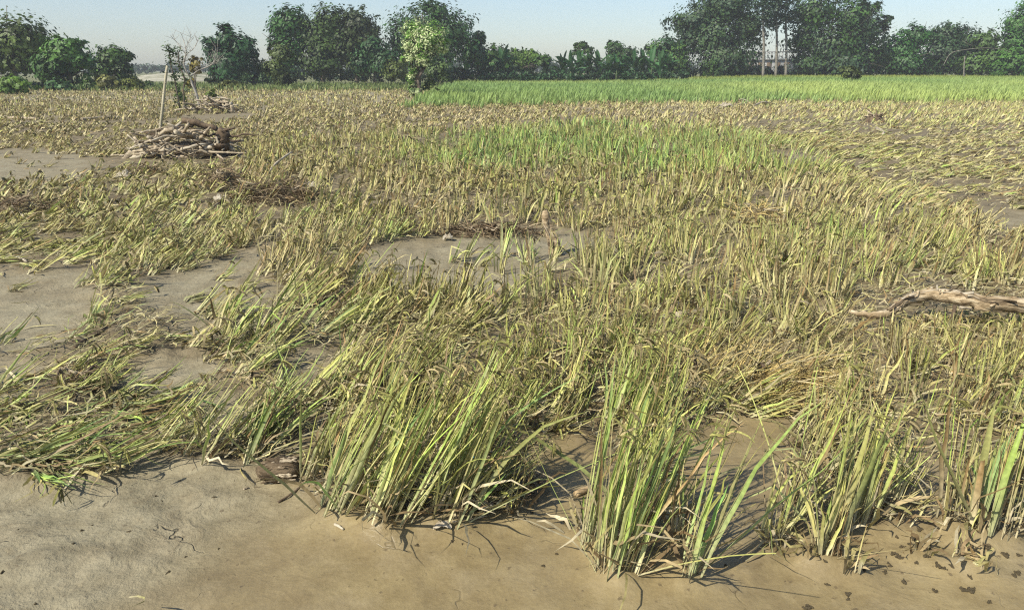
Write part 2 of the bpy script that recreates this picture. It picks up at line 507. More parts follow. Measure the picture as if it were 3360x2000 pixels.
M_blue = mat_wood('blue_plastic', (0.04, 0.18, 0.32), (0.09, 0.33, 0.50), 30, 0.1, (1, 1, 1), 0.4)
M_wall = mat_wood('concrete', (0.22, 0.22, 0.21), (0.36, 0.36, 0.35), 2, 0.1)
M_sand = mat_wood('sand', (0.10, 0.12, 0.055), (0.46, 0.43, 0.34), 1.0, 0.3, (0.10, 0.5, 6.0), 0.9, (0.30, 0.28, 0.20))

# ------------------------------------------------------------------ ground
def axis_pts(lo, hi, a, b, step, grow):
    mid = list(np.arange(a, b + 1e-6, step))
    s, x, up = step, b, []
    while x < hi:
        s *= grow; x += s; up.append(min(x, hi))
    s, x, dn = step, a, []
    while x > lo:
        s *= grow; x -= s; dn.append(max(x, lo))
    return np.array(dn[::-1] + mid + up)


gx = axis_pts(-450, 450, -2.3, 2.3, 0.029, 1.065)
gy = axis_pts(-40, 420, 1.5, 4.4, 0.027, 1.034)
GX, GY = np.meshgrid(gx, gy)
GZ = hgt(GX, GY)
ni, nj = GX.shape
idx = np.arange(ni * nj).reshape(ni, nj)
gf = np.stack([idx[:-1, :-1], idx[:-1, 1:], idx[1:, 1:], idx[1:, :-1]], -1).reshape(-1, 4)
grass = sstep(45, 75, GY + 12 * fbm(GX * .12, GY * .12))
ground = mesh_obj('muddy_ground', np.stack([GX, GY, GZ], -1).reshape(-1, 3), gf, M_mud, smooth=True,
                  attrs={'dry': dryness(GX, GY).ravel(), 'grass': grass.ravel(), 'crop': (crop_mask(GX, GY) * sstep(40, 20, GY)).ravel()})
tag(ground, 'grey-brown flood mud covering the field', kind='structure')


def hgt(x, y):                                  # from here on: height of the built sheet itself
    x = np.asarray(x, float); y = np.asarray(y, float)
    i = np.clip(np.searchsorted(gx, x) - 1, 0, len(gx) - 2); j = np.clip(np.searchsorted(gy, y) - 1, 0, len(gy) - 2)
    u = np.clip((x - gx[i]) / (gx[i + 1] - gx[i]), 0, 1); v = np.clip((y - gy[j]) / (gy[j + 1] - gy[j]), 0, 1)
    return (GZ[j, i] * (1 - u) + GZ[j, i + 1] * u) * (1 - v) + (GZ[j + 1, i] * (1 - u) + GZ[j + 1, i + 1] * u) * v


# sand bank far on the left, behind the bare tree
sb = []
sx = np.linspace(420, 740, 60); sv = np.linspace(0, 1, 12)
SV = np.zeros((12, 60, 3))
for j, px in enumerate(sx):
    for i, t in enumerate(sv):
        p = A(px, 276 - 36 * t, 96 + 22 * t)
        e = math.sin(math.pi * (j / 59.0)) ** 0.4
        p[2] = -0.3 + (p[2] + 0.3) * e + 0.12 * float(fbm(np.array([px * .03]), np.array([t * 9.0]))[0])
        SV[i, j] = p
ii = np.arange(12 * 60).reshape(12, 60)
sf = np.stack([ii[:-1, :-1], ii[:-1, 1:], ii[1:, 1:], ii[1:, :-1]], -1).reshape(-1, 4)
tag(mesh_obj('sand_bank', SV.reshape(-1, 3), sf, M_sand, smooth=True), 'pale sand bank behind the bare tree', kind='structure')


# ------------------------------------------------------------------ blades of rice, grass, straw
def blades(P, az, th0, droop, L, W, S=5, c=None, kink=None, kpos=None, twist=None, power=1.6, drift=None,
           shape='leaf', fold=False, gz=None, crumple=None, rg=None):
    """B ribbons at once.  th = angle from the vertical, bending towards azimuth az.  c: (B,3,3) base/mid/tip colours"""
    B = len(P)
    s = np.linspace(0, 1, S + 1)
    sm = (s[:-1] + s[1:]) / 2
    th = th0[:, None] + droop[:, None] * sm[None] ** power
    if kink is not None:
        th = th + kink[:, None] * (sm[None] > kpos[:, None])
    az_ = az[:, None] + (0 if drift is None else drift[:, None] * sm[None])
    if crumple is not None:
        q = (rg or rng)
        th = th + q.normal(0, 1, th.shape) * crumple[:, None] * (.25 + sm[None])
        az_ = az_ + q.normal(0, 1.3, th.shape) * crumple[:, None] * (.25 + sm[None])
    th = np.clip(th, -2.6, 2.95)
    d = np.stack([np.sin(th) * np.cos(az_), np.sin(th) * np.sin(az_), np.cos(th)], -1) * (L / S)[:, None, None]
    pts = np.concatenate([P[:, None, :], P[:, None, :] + np.cumsum(d, 1)], 1)
    if gz is not None:
        r0 = (rg or rng).random((B, 1)) * 0.035 + 0.006
        low = gz[:, None] + r0
        pts[:, 1:, 2] = np.maximum(pts[:, 1:, 2], low)
    T = np.gradient(pts, axis=1)
    T /= np.linalg.norm(T, axis=2, keepdims=True) + 1e-9
    tw = np.zeros((B, 1)) if twist is None else twist[:, None] * np.ones((1, S + 1))
    a0 = az[:, None] * np.ones((1, S + 1))
    side = np.stack([-np.sin(a0), np.cos(a0), np.zeros_like(a0)], -1)
    side = side - T * np.sum(side * T, -1, keepdims=True)
    side /= np.linalg.norm(side, axis=2, keepdims=True) + 1e-9
    nn = np.cross(T, side)
    w = np.cos(tw)[..., None] * side + np.sin(tw)[..., None] * nn
    nv = np.cross(T, w)
    if shape == 'leaf':
        prof = np.minimum(1, 0.45 + 2.2 * s) * (1 - s ** 2.6) + 0.03
    elif shape == 'stem':
        prof = 1 - 0.45 * s
    elif shape == 'broad':
        prof = np.sin(np.pi * np.clip(s * 0.93 + 0.07, 0, 1)) ** 0.6 + 0.02
    else:                                        # seed head
        prof = 0.5 + 0.5 * np.sin(np.pi * s) + 0.25 * ((np.arange(S + 1) % 2) - .5)
    hw = (W[:, None] * prof[None] / 2)[..., None]
    if fold:
        V = np.stack([pts - w * hw, pts - nv * hw * 0.55, pts + w * hw], 2)
        k = 3
    else:
        V = np.stack([pts - w * hw, pts + w * hw], 2)
        k = 2
    V = V.reshape(-1, 3)
    n1 = (S + 1) * k
    b = np.arange(B)[:, None, None] * n1
    i = np.arange(S)[None, :, None] * k
    j = np.arange(k - 1)[None, None, :]
    q = b + i + j
    F = np.stack([q, q + 1, q + k + 1, q + k], -1).reshape(-1, 4)
    col = None
    if c is not None:
        lo = np.clip(s * 2, 0, 1)[None, :, None]; hi = np.clip(s * 2 - 1, 0, 1)[None, :, None]
        cc = c[:, 0, None, :] * (1 - lo) + c[:, 1, None, :] * lo
        cc = cc * (1 - hi) + c[:, 2, None, :] * hi
        col = np.repeat(cc, k, axis=1).reshape(-1, 3)
    return V, F, col


STRAW = np.array([.53, .45, .215]); YELLOW = np.array([.46, .465, .125]); GREEN = np.array([.20, .34, .09])
PALE = np.array([.59, .53, .34]); MUDC = np.array([.36, .30, .175]); BROWN = np.array([.17, .115, .05])
LIME = np.array([.36, .48, .10])


def blade_cols(g, m, rg):
    """g 0 straw .. 0.5 yellow green .. 1 green;  m = how much mud clings"""
    B = len(g)
    gg = np.clip(g + rg.normal(0, .16, B), 0, 1)[:, None]
    mid = np.where(gg < .5, STRAW + (YELLOW - STRAW) * (gg * 2), YELLOW + (GREEN - YELLOW) * (gg * 2 - 1))
    lim = (rg.random(B) < 0.2 * g)[:, None]
    mid = np.where(lim, LIME, mid)
    mm = np.clip(m + rg.normal(0, .22, B), 0, 1)[:, None]
    mid = mid * (1 - mm) + MUDC * mm
    base = PALE * (1 - .4 * mm) + MUDC * .4 * mm
    gb = np.clip(gg - .55, 0, 1) * .9
    base = base * (1 - gb) + GREEN * 1.2 * gb
    dd = (rg.random(B) < (.17 - .13 * g))[:, None]
    mid = np.where(dd, BROWN * rg.uniform(1.0, 2.2, (B, 1)), mid)
    dead = (rg.random(B) < (.35 - .25 * g))[:, None]
    tip = np.where(dead, BROWN * 1.3, mid * 1.02)
    base = base * .8 + MUDC * .2 * rg.uniform(.3, 1, (B, 1))
    out = np.stack([base, mid, tip], 1)
    return np.clip(out * rg.uniform(.55, 1.28, (B, 1, 1)), 0.01, .8)


def clumps(cx, cy, cz, lean, laz, H, g, m, nb, S, wmul, rg, fold=False, spread=.035, splay=1.0, part='leaf', limp_=1.0, crum=1.0):
    """ribbons for N clumps at once, nb ribbons each"""
    N = len(cx)
    rep = lambda a: np.repeat(np.asarray(a, float), nb)
    B = N * nb
    x, y, z, le, la, h, gg, mm = map(rep, (cx, cy, cz, lean, laz, H, g, m))
    a = rg.uniform(0, 2 * np.pi, B); r = spread * np.sqrt(rg.random(B))
    P = np.stack([x + r * np.cos(a), y + r * np.sin(a), z - .012], -1)
    # each ribbon tilts with its clump and splays from it
    sp = np.abs(rg.normal(0, .13, B)) * splay
    stray = rg.random(B) < .16 * splay
    sp = np.where(stray, rg.uniform(.3, 1.3, B), sp)
    vx = np.tan(np.minimum(le, 1.25)) * np.cos(la) + sp * np.cos(a)
    vy = np.tan(np.minimum(le, 1.25)) * np.sin(la) + sp * np.sin(a)
    th0 = np.arctan(np.hypot(vx, vy)) + np.maximum(le - 1.25, 0)
    az = np.arctan2(vy, vx)
    if part == 'stem':
        L = h * rg.uniform(.72, .98, B); W = rg.uniform(.004, .0065, B) * wmul
        droop = rg.uniform(0.02, .25, B)
        kink = pos = None
        tw = rg.uniform(-1.5, 1.5, B)
        c = blade_cols(gg * .8, mm * .6, rg)
    else:
        L = h * np.where(rg.random(B) < .3, rg.uniform(.2, .6, B), rg.uniform(.55, 1.12, B)); W = rg.uniform(.008, .016, B) * wmul
        limp = rg.random(B)
        droop = np.where(limp < .66, rg.uniform(.0, .2, B), np.where(limp < .86, rg.uniform(.25, .8, B), rg.uniform(.8, 1.9, B))) * limp_
        kink = np.where(rg.random(B) < (.14 + .34 * mm) * limp_, rg.uniform(1.2, 2.7, B), 0); pos = rg.uniform(.45, .85, B)
        tw = rg.normal(0, .8, B)
        c = blade_cols(gg, mm, rg)
    V, F, col = blades(P, az, th0, droop, L, W, S, c, kink, pos, tw, 1.7, rg.normal(0, .35, B), part, fold, z, crumple=(.05 + .30 * np.clip(mm * 1.3 - gg * .35, 0, 1)) * (1.0 if part == 'leaf' else .35) * crum, rg=rg)
    return V, F, col


def sheaths(cx, cy, cz, lean, laz, H, nb, S, wmul, rg):
    """short dead, curled leaf sheaths round the foot of each clump"""
    B = len(cx) * nb
    x, y, z, le, la, h = [np.repeat(np.asarray(q, float), nb) for q in (cx, cy, cz, lean, laz, H)]
    a = np.where(rg.random(B) < .5, la + rg.normal(0, .7, B), rg.uniform(0, 6.28, B))
    r = rg.uniform(0, .05, B)
    P = np.stack([x + r * np.cos(a), y + r * np.sin(a), z - .008], -1)
    base = np.array([[.50, .43, .28], [.36, .28, .15], [.22, .155, .08], [.42, .36, .15]])[rg.integers(0, 4, B)]
    c = np.repeat((base * rg.uniform(.6, 1.25, (B, 1)))[:, None, :], 3, 1) * np.array([.8, 1, .85])[None, :, None]
    return blades(P, a, np.minimum(le * .8, 1) + rg.uniform(0, .8, B), rg.uniform(.2, 2.2, B), h * rg.uniform(.2, .62, B), rg.uniform(.006, .015, B) * wmul, S, c,
                  twist=rg.normal(0, .9, B), drift=rg.normal(0, .9, B), gz=z, crumple=rg.uniform(.1, .5, B), rg=rg)


def panicles(cx, cy, cz, lean, laz, H, nb, S, wmul, rg, heads=1):
    """drooping seed heads: nb short branches from one tip, and the stalk that carries each head"""
    rep = lambda a: np.repeat(np.asarray(a, float), heads)
    x, y, z, le, la, h = map(rep, (cx, cy, cz, lean, laz, H))
    N = len(x)
    la = la + rg.normal(0, .3, N); le = np.clip(le + rg.normal(0, .08, N), .02, 1.3)
    top = h * rg.uniform(.72, .98, N)
    root = np.stack([x + rg.normal(0, .02, N), y + rg.normal(0, .02, N), z - .01], -1)
    tip = root + np.stack([np.sin(le) * np.cos(la), np.sin(le) * np.sin(la), np.cos(le)], -1) * top[:, None]
    cs = blade_cols(np.full(N, .4), np.full(N, .4), rg)
    stalk = blades(root, la, le, np.zeros(N), top * 1.02, np.full(N, .0042) * wmul, 2, cs, shape='stem', rg=rg)
    q = lambda a: np.repeat(a, nb, 0)
    B = N * nb
    P = q(tip) + rg.normal(0, .004, (B, 3))
    az = q(la) + rg.normal(0, 1.0, B)
    c = np.array([.28, .225, .115])[None, None, :] * rg.uniform(.35, 1.4, (B, 1, 1)) * np.array([1.15, 1, .8])[None, :, None]
    gr = (rg.random(B) < .35)[:, None, None]
    c = np.where(gr, c * np.array([.95, 1.12, .7]), c)
    head = blades(P, az, np.maximum(q(le), .3) + rg.uniform(.4, 1.3, B), rg.uniform(.9, 1.7, B), rg.uniform(.045, .10, B), rg.uniform(.006, .011, B) * wmul,
                  S, np.clip(c, .02, .6), twist=rg.normal(0, .9, B), power=.7, drift=rg.normal(0, .5, B), shape='seed', gz=q(z), rg=rg)
    return stalk, head


# how the crop stands across the field, noted at spots on the ground (given by the photo's pixel that sees each spot):
# px, py, lean deg, lean azimuth deg (0 = right, 90 = away), height m, green, mud, seed heads 0..1
HMUL = .60
SPOTS = np.array([
    (50, 1500, 68, 18, .80, .78, .30, .3), (300, 1430, 66, 24, .75, .72, .32, .3), (200, 1250, 64, 22, .70, .70, .35, .4),
    (550, 1400, 52, 25, .72, .66, .30, .4), (800, 1400, 45, 22, .75, .55, .28, .5), (1000, 1500, 32, 15, .75, .58, .22, .5),
    (1200, 1650, 27, 10, .80, .70, .18, .4), (1450, 1650, 24, 10, .75, .66, .18, .4), (1300, 1300, 28, 14, .72, .50, .28, .5),
    (1600, 1400, 17, 10, .66, .36, .40, .5), (2050, 1750, 10, 10, .85, .72, .12, .5), (2260, 1850, 12, 10, .80, .7, .15, .3),
    (2700, 1700, 10, 20, .70, .52, .25, .4), (3200, 1700, 8, 10, .68, .38, .35, .3), (2500, 1300, 36, -20, .58, .30, .35, .4),
    (3000, 1300, 8, 10, .62, .42, .35, .3), (3300, 1200, 7, 10, .62, .46, .30, .3), (2600, 1100, 9, 10, .58, .42, .35, .3),
    (1900, 1100, 12, 10, .60, .36, .40, .4), (1400, 1000, 25, 14, .60, .46, .35, .5), (900, 1100, 42, 25, .70, .52, .30, .5),
    (500, 1100, 54, 25, .62, .52, .40, .6), (250, 1000, 46, 35, .60, .66, .30, .5), (100, 850, 72, 20, .70, .60, .15, .3),
    (500, 800, 48, 25, .52, .50, .42, .7), (300, 650, 42, 20, .44, .38, .45, .8), (80, 700, 50, 20, .44, .34, .45, .8),
    (900, 750, 30, 18, .50, .44, .42, .6), (1300, 650, 18, 10, .48, .32, .45, .7), (1800, 650, 12, 10, .48, .36, .45, .6),
    (1800, 490, 8, 10, .60, .95, .10, .1), (1620, 500, 8, 10, .60, .95, .12, .1), (2050, 500, 8, 10, .60, .95, .10, .1), (2200, 470, 8, 10, .56, .80, .18, .1), (1950, 450, 8, 10, .56, .8, .15, .1), (2400, 520, 9, 10, .58, .78, .2, .1), (1420, 490, 11, 10, .46, .62, .25, .2), (1200, 490, 14, 10, .44, .34, .4, .4),
    (2400, 700, 12, 10, .48, .40, .42, .4), (2900, 800, 20, 5, .48, .44, .38, .3), (3200, 620, 66, 0, .52, .42, .46, .1),
    (2900, 480, 72, -4, .55, .44, .48, .1), (3300, 460, 66, 8, .50, .46, .45, .1), (3100, 540, 72, 4, .55, .42, .48, .1), (2700, 440, 62, 4, .5, .46, .4, .1), (3000, 380, 35, 10, .40, .42, .35, .1),
    (2200, 385, 24, 10, .34, .22, .45, .3), (1500, 390, 30, 10, .34, .14, .45, .6), (700, 420, 32, 15, .34, .18, .48, .7),
    (300, 450, 46, 15, .36, .16, .48, .8), (150, 350, 16, 10, .36, .16, .42, .4), (700, 310, 10, 10, .40, .22, .35, .3),
    (1200, 310, 10, 10, .40, .22, .35, .3)], float)
_su = SPOTS[:, 0] / 420.0
_sv = np.log(SPOTS[:, 1] - 215) * 3.2


def crop_at(px, py):
    u = np.asarray(px) / 420.0
    v = np.log(np.maximum(np.asarray(py) - 215, 12)) * 3.2
    d2 = (u[:, None] - _su) ** 2 + (v[:, None] - _sv) ** 2
    w = 1 / (d2 + .08) ** 2.8
    w /= w.sum(1, keepdims=True)
    le = w @ SPOTS[:, 2]
    ca = w @ np.cos(np.radians(SPOTS[:, 3])); sa = w @ np.sin(np.radians(SPOTS[:, 3]))
    return np.radians(le), np.arctan2(sa, ca), w @ SPOTS[:, 4] * HMUL * (1 - .2 * sstep(35, 60, le)), w @ SPOTS[:, 5], w @ SPOTS[:, 6] * .85, w @ SPOTS[:, 7]


# green field standing beyond the silted one: front edge on the ground
def green_edge(x):
    return np.interp(x, [-7, -4.5, 0, 6, 14, 26], [60, 33.5, 35, 37.5, 40, 38])


def in_green(x, y):
    left = -4.4 - (y - 33) * 0.035
    return (x > left + 0.5 * fbm(y * .5, x * .5)) & (y > green_edge(x) + 5.0 * fbm(x * .25, y * .1) + 3.0 * fbm(x * 1.3, y * .2))


def scatter(y0, y1, sp, rg, margin=420):
    ys = np.arange(y0, y1, sp)
    X, Y = [], []
    for y in ys:
        hw = (1680 + margin) / FPX * (y * CP + EYE * SP)
        n = int(2 * hw / sp)
        xs = -hw + (np.arange(n) + rg.random()) * sp
        X.append(xs + rg.normal(0, sp * .3, n)); Y.append(y + rg.normal(0, sp * .3, n))
    X = np.concatenate(X); Y = np.concatenate(Y)
    px, py = to_px(X, Y, 0 * X)
    return X, Y, px, py


rgh = np.random.default_rng(77)
hero_xy = []


def rice_clump(label, group, x, y, H, lean, az, g, m, nl, ns, wm, rg, split, pan=2, S=7):
    z = hg1(x, y)
    t = thing('rice_clump', label, 'rice plant', (x, y, z), group)
    a1 = lambda v: np.array([v], float)
    if nl:
        V, F, c = clumps(a1(x), a1(y), a1(z), a1(lean), a1(az), a1(H), a1(g), a1(m), nl, S, wm, rg, fold=True, spread=.05, part='leaf', splay=.6 if split else 1.1, limp_=.6 if split else 1.0, crum=1.5)
        if split:
            k = (S + 1) * 3; f = S * 2
            for b in range(nl):
                mesh_obj('leaf', V[b * k:(b + 1) * k], F[:f], M_rice, t, c[b * k:(b + 1) * k], True, (x, y, z))
        else:
            mesh_obj('leaves', V, F, M_rice, t, c, True, (x, y, z))
    if ns:
        V, F, c = clumps(a1(x), a1(y), a1(z), a1(lean), a1(az), a1(H), a1(g), a1(m), ns, S, 1.0, rg, fold=True, spread=.045, splay=.6, part='stem')
        if split:
            k = (S + 1) * 3; f = S * 2
            for b in range(ns):
                mesh_obj('stem', V[b * k:(b + 1) * k], F[:f], M_rice, t, c[b * k:(b + 1) * k], True, (x, y, z))
        else:
            mesh_obj('stems', V, F, M_rice, t, c, True, (x, y, z))
    V, F, c = sheaths(a1(x), a1(y), a1(z), a1(lean), a1(az), a1(max(H, .25)), 9, 5, 1.1, rg)
    if split:
        for b in range(9):
            mesh_obj('dead_sheath', V[b * 12:(b + 1) * 12], F[:5], M_straw, t, c[b * 12:(b + 1) * 12], False, (x, y, z))
    else:
        mesh_obj('dead_sheaths', V, F, M_straw, t, c, False, (x, y, z))
    for q in range(pan):
        st, hd = panicles(a1(x), a1(y), a1(z), a1(lean), a1(az), a1(H), 7, 7, .85, rg)
        pk = mesh_obj('panicle', hd[0], hd[1], M_seed, t, hd[2], False, (x, y, z))
        mesh_obj('stalk', st[0], st[1], M_rice, pk, st[2], False, (x, y, z))
    return t


for (px, py, H, le, az, g, m, nl, ns, wm, lab) in HERO:
    p = G(px, py)
    hero_xy.append((p[0], p[1]))
    rice_clump(lab, 'rice clumps on the edge of the bare mud', p[0], p[1], H * (.92 if 1900 < px < 2330 else .84), R(le), R(az), g, m, nl, ns, wm * (.88 if wm < 1.6 else 1.05), rgh, True,
               pan=(3 if H > .6 else (1 if H > .45 else 0)))
hero_xy = np.array(hero_xy)

# --- the crop: nearest clumps one by one, the rest as one mass
rgn = np.random.default_rng(101)
KEEP_OUT = [(G(3080, 1010), .10), (G(905, 1560), .15), (G(860, 1570), .12), (G(1800, 840), .16), (G(1910, 1600), .08)]


def free(X, Y, d=.09):
    ok = np.ones(len(X), bool)
    for hx, hy in hero_xy:
        ok &= (X - hx) ** 2 + (Y - hy) ** 2 > d * d
    for c, r in KEEP_OUT:
        ok &= (X - c[0]) ** 2 + (Y - c[1]) ** 2 > r * r
    return ok


DEBRIS = [((735, 650), .34, .30), ((900, 690), .62, .42), ((475, 600), .32, .30), ((690, 388), 1.3, 2.6), ((60, 400), 1.9, .5), ((330, 402), 1.5, .6), ((1600, 790), .5, .2), ((2868, 412), .45, .6), ((2480, 740), .3, .3), ((410, 605), .2, .3), ((730, 690), .2, .2)]
DEBRIS = [(G(*p), a, b) for p, a, b in DEBRIS]


def off_debris(X, Y):
    ok = np.ones(len(X), bool)
    for c, a, b in DEBRIS:
        ok &= ((X - c[0]) / a) ** 2 + ((Y - c[1]) / b) ** 2 > 1
    return ok


X, Y, px, py = scatter(1.9, 8.2, .115, rgn)
ok = (~bare(px, py) | ((rgn.random(len(X)) < .10) & (py < 1400) & (py > 600))) & free(X, Y) & off_debris(X, Y)
thin = .84 - .5 * sstep(2560, 2900, px) * sstep(1100, 1450, py) - .48 * sstep(1000, 500, px) * sstep(800, 950, py)
thin = thin * (1 - .9 * sstep(.0, .10, fbm(X * 2.6, Y * 2.6, 3)))
thin *= 1 - .9 * inside(px, py, [(2740, 1010), (3560, 1010), (3560, 1060), (2740, 1050)])
ok &= rgn.random(len(X)) < thin
X, Y, px, py = X[ok], Y[ok], px[ok], py[ok]
order = np.argsort(Y + 0.12 * np.abs(X))
X, Y, px, py = X[order], Y[order], px[order], py[order]
le, la, H, g, m, pn = crop_at(px, py)
N = len(X)
la = la + (rgn.normal(0, 1, N) * .35 + 2.2 * fbm(X * 2.0 + 4, Y * 2.0, 2)) * (1 + 2.5 * sstep(.42, .14, le)); le = np.clip(le + rgn.normal(0, .15, N) + 1.2 * fbm(X * 2.7, Y * 2.7 + 6, 2), 0, 1.42)
vary = fbm(X * 2.2, Y * 2.2, 3)
H = H * rgn.uniform(.72, 1.12, N) * (1 + .5 * vary); g = np.clip(g + 1.1 * fbm(X * 1.5 + 9, Y * 1.5, 3), 0, 1)
m = np.clip(m - .7 * fbm(X * 1.9 + 3, Y * 1.9 + 8, 3), 0, .9)
lim = (px > 2740) & (py > 1000) & (py < 1340)
H = np.where(lim, np.minimum(H, np.maximum((py - 1030) / FPX * (Y * 1.08 + .4), .09)), H)
seen = (px > -60) & (px < 3420) & (py < 2050)
single = np.where(seen)[0][:300 - len(HERO)]
ZONES = [
    (480, 'in the left foreground mat', 'rice clumps of the left foreground mat'),
    (1000, 'above the log stump', 'rice clumps above the log stump'),
    (1620, 'inside the central foreground stand', 'rice clumps of the central stand'),
    (2330, 'behind the foremost stand', 'rice clumps behind the foremost stand'),
    (2800, 'near the golden straw heap', 'rice clumps around the straw heap'),
    (99999, 'below the torn branch at right', 'rice clumps at right'),
]
for i in single:
    zone, grp = [(w, q) for e, w, q in ZONES if px[i] < e][0]
    size = 'short' if H[i] < .33 else ('tall' if H[i] > .47 else 'mid-height')
    tint = 'mud-grey' if m[i] > .48 else ('straw-coloured' if g[i] < .38 else ('yellow-green' if g[i] < .62 else 'green'))
    d_ = math.degrees(le[i])
    pose = 'standing upright' if d_ < 13 else ('leaning right' if d_ < 34 else ('leaning steeply right' if d_ < 56 else 'lying flat to the right'))
    row = 'front rows' if py[i] > 1480 else ('second rows' if py[i] > 1300 else 'back rows')
    lab = '%s %s rice clump %s, %s %s' % (size, tint, pose, row, zone)
    lab = lab.replace('to the right', 'rightward').replace(' in the left foreground mat', ' of left mat')
    rice_clump(lab, grp, X[i], Y[i], H[i], le[i], la[i], g[i], m[i], 10, 5, 1.0, rgn, False, pan=int(rgn.random() < pn[i] * 1.4) + int(rgn.random() < pn[i] * .7), S=6)
rest = np.setdiff1d(np.arange(N), single)


def stuff_rice(X, Y, le, la, H, g, m, pn, nl, ns, S, wm, rg, spread):
    Z = hgt(X, Y)
    ps = [clumps(X, Y, Z, le, la, H, g, m, nl, S, wm, rg, spread=spread, part='leaf')]
    if ns:
        ps.append(clumps(X, Y, Z, le, la, H, g, m, ns, max(2, S - 2), wm * 1.2, rg, spread=spread, splay=.6, part='stem'))
    ps.append(sheaths(X, Y, Z, le, la, H, max(2, nl // 3), 3, wm * .95, rg))
    k = rg.random(len(X)) < pn * 1.3
    if k.any():
        ps.extend(panicles(X[k], Y[k], Z[k], le[k], la[k], H[k], 3, 3, wm * 1.4, rg))
    return merge(ps)


bits = [stuff_rice(X[rest], Y[rest], le[rest], la[rest], H[rest], g[rest], m[rest], pn[rest], 9, 3, 5, 1.3, rgn, .05)]


pile_c = G(585, 520)


def band(y0, y1, sp, nl, ns, S, wm, spread, hm=1.0):
    X, Y, px, py = scatter(y0, y1, sp, rgn, 380)
    ok = (~bare(px, py) | (rgn.random(len(X)) < .10)) & ~in_green(X, Y - 4.5 * rgn.random(len(X)) ** 2)
    ok &= off_debris(X, Y)
    ok &= ~(((X - pile_c[0]) / 1.35) ** 2 + ((Y - pile_c[1] + .45) / 1.35) ** 2 < 1)
    ok &= rgn.random(len(X)) < .9 - .75 * sstep(-.02, .10, fbm(X * 1.6, Y * 1.6 + 3, 3))
    X, Y, px, py = X[ok], Y[ok], px[ok], py[ok]
    le, la, H, g, m, pn = crop_at(px, py)
    N = len(X)
    la = la + rgn.normal(0, 1, N) * (.35 + 1.5 * sstep(.42, .14, le)); le = np.clip(le + rgn.normal(0, .15, N), 0, 1.42)
    H = H * rgn.uniform(.7, 1.12, N) * hm; g = np.clip(g + .8 * fbm(X * .8 + 9, Y * .8, 3), 0, 1)
    m = np.clip(m - .6 * fbm(X * .9 + 3, Y * .9 + 8, 3), 0, .9)
    return stuff_rice(X, Y, le, la, H, g, m, pn, nl, ns, S, wm, rgn, spread)


bits.append(band(8.2, 19, .18, 8, 2, 4, 2.1, .06, 1.12))
bits.append(band(19, 38, .27, 6, 0, 3, 3.4, .09, 1.15))
bits.append(band(38, 72, .5, 5, 0, 2, 6.0, .3))
V, F, c = merge(bits)
o = mesh_obj('silted_rice_crop', V, F, M_rice, None, c)
tag(o, 'mass of mud-coated bent rice filling the middle of the field', 'rice crop', kind='stuff')

# --- standing green rice beyond
rgg = np.random.default_rng(31)
X, Y, px, py = scatter(32, 92, .5, rgg, 260)
ok = in_green(X, Y + 3.5 * rgg.random(len(X)) ** 3)
X, Y = X[ok], Y[ok]
N = len(X)
fresh = np.clip(.30 + 1.6 * fbm(X * .12, Y * .08 + 2, 3) + .55 * sstep(13, 18, X - .12 * (Y - 40)) * sstep(75, 55, Y), 0, 1)
Z = hgt(X, Y)
nb = 7
Hh = .55 * (.85 + .3 * rgg.random(N)) * np.where(Y < green_edge(X) + 2.5, .72, .9)
a = rgg.uniform(0, 2 * np.pi, N * nb); r = .22 * np.sqrt(rgg.random(N * nb))
rp = lambda q: np.repeat(q, nb)
P = np.stack([rp(X) + r * np.cos(a), rp(Y) + r * np.sin(a), rp(Z)], -1)
cg = np.array([.205, .315, .095]) * (1 - rp(fresh))[:, None] + np.array([.37, .45, .13]) * rp(fresh)[:, None]
cg = cg * rgg.uniform(.75, 1.25, (N * nb, 1))
back = sstep(74, 90, P[:, 1])[:, None]
cg = cg * (1 - back) + np.array([.26, .30, .06]) * back
c3 = np.stack([cg * np.array([.9, .8, .9]), cg, cg * 1.1], 1)
V, F, c = blades(P, a * 0 + rgg.normal(0, .8, N * nb), np.abs(rgg.normal(.12, .1, N * nb)), rgg.uniform(.1, .9, N * nb), rp(Hh) * rgg.uniform(.7, 1.1, N * nb),
                 rgg.uniform(.045, .075, N * nb), 2, np.clip(c3, .01, .7), twist=rgg.normal(0, .7, N * nb), rg=rgg)
o = mesh_obj('green_rice_field', V, F, M_green, None, c)
tag(o, 'strip of fresh green standing rice beyond the silted crop', 'rice field', kind='stuff')

# --- straw and broken leaves lying on the mud between the clumps
rgl = np.random.default_rng(8)


def litter(y0, y1, sp, wm, keep_bare, Lr):
    X, Y, px, py = scatter(y0, y1, sp, rgl, 300)
    b = bare(px, py)
    ok = (~b) | (rgl.random(len(X)) < keep_bare)
    ok &= ~in_green(X, Y)
    X, Y, px, py = X[ok], Y[ok], px[ok], py[ok]
    le, la, H, g, m, pn = crop_at(px, py)
    n = len(X); Z = hgt(X, Y)
    c = blade_cols(np.clip(g * .5, 0, 1), np.full(n, .45), rgl) * .92
    dk = (rgl.random(n) < .22)[:, None, None]
    c = np.maximum(np.where(dk, c * .65, c), np.array([.085, .062, .035]))
    return blades(np.stack([X, Y, Z + rgl.uniform(0, .09, n)], -1), la + rgl.normal(0, .9, n), rgl.uniform(1.2, 1.6, n), rgl.uniform(-.2, .5, n),
                  rgl.uniform(*Lr, n), rgl.uniform(.004, .012, n) * wm, 4, c, twist=rgl.normal(0, .5, n), drift=rgl.normal(0, .9, n), gz=Z, crumple=rgl.uniform(.1, .6, n), rg=rgl)


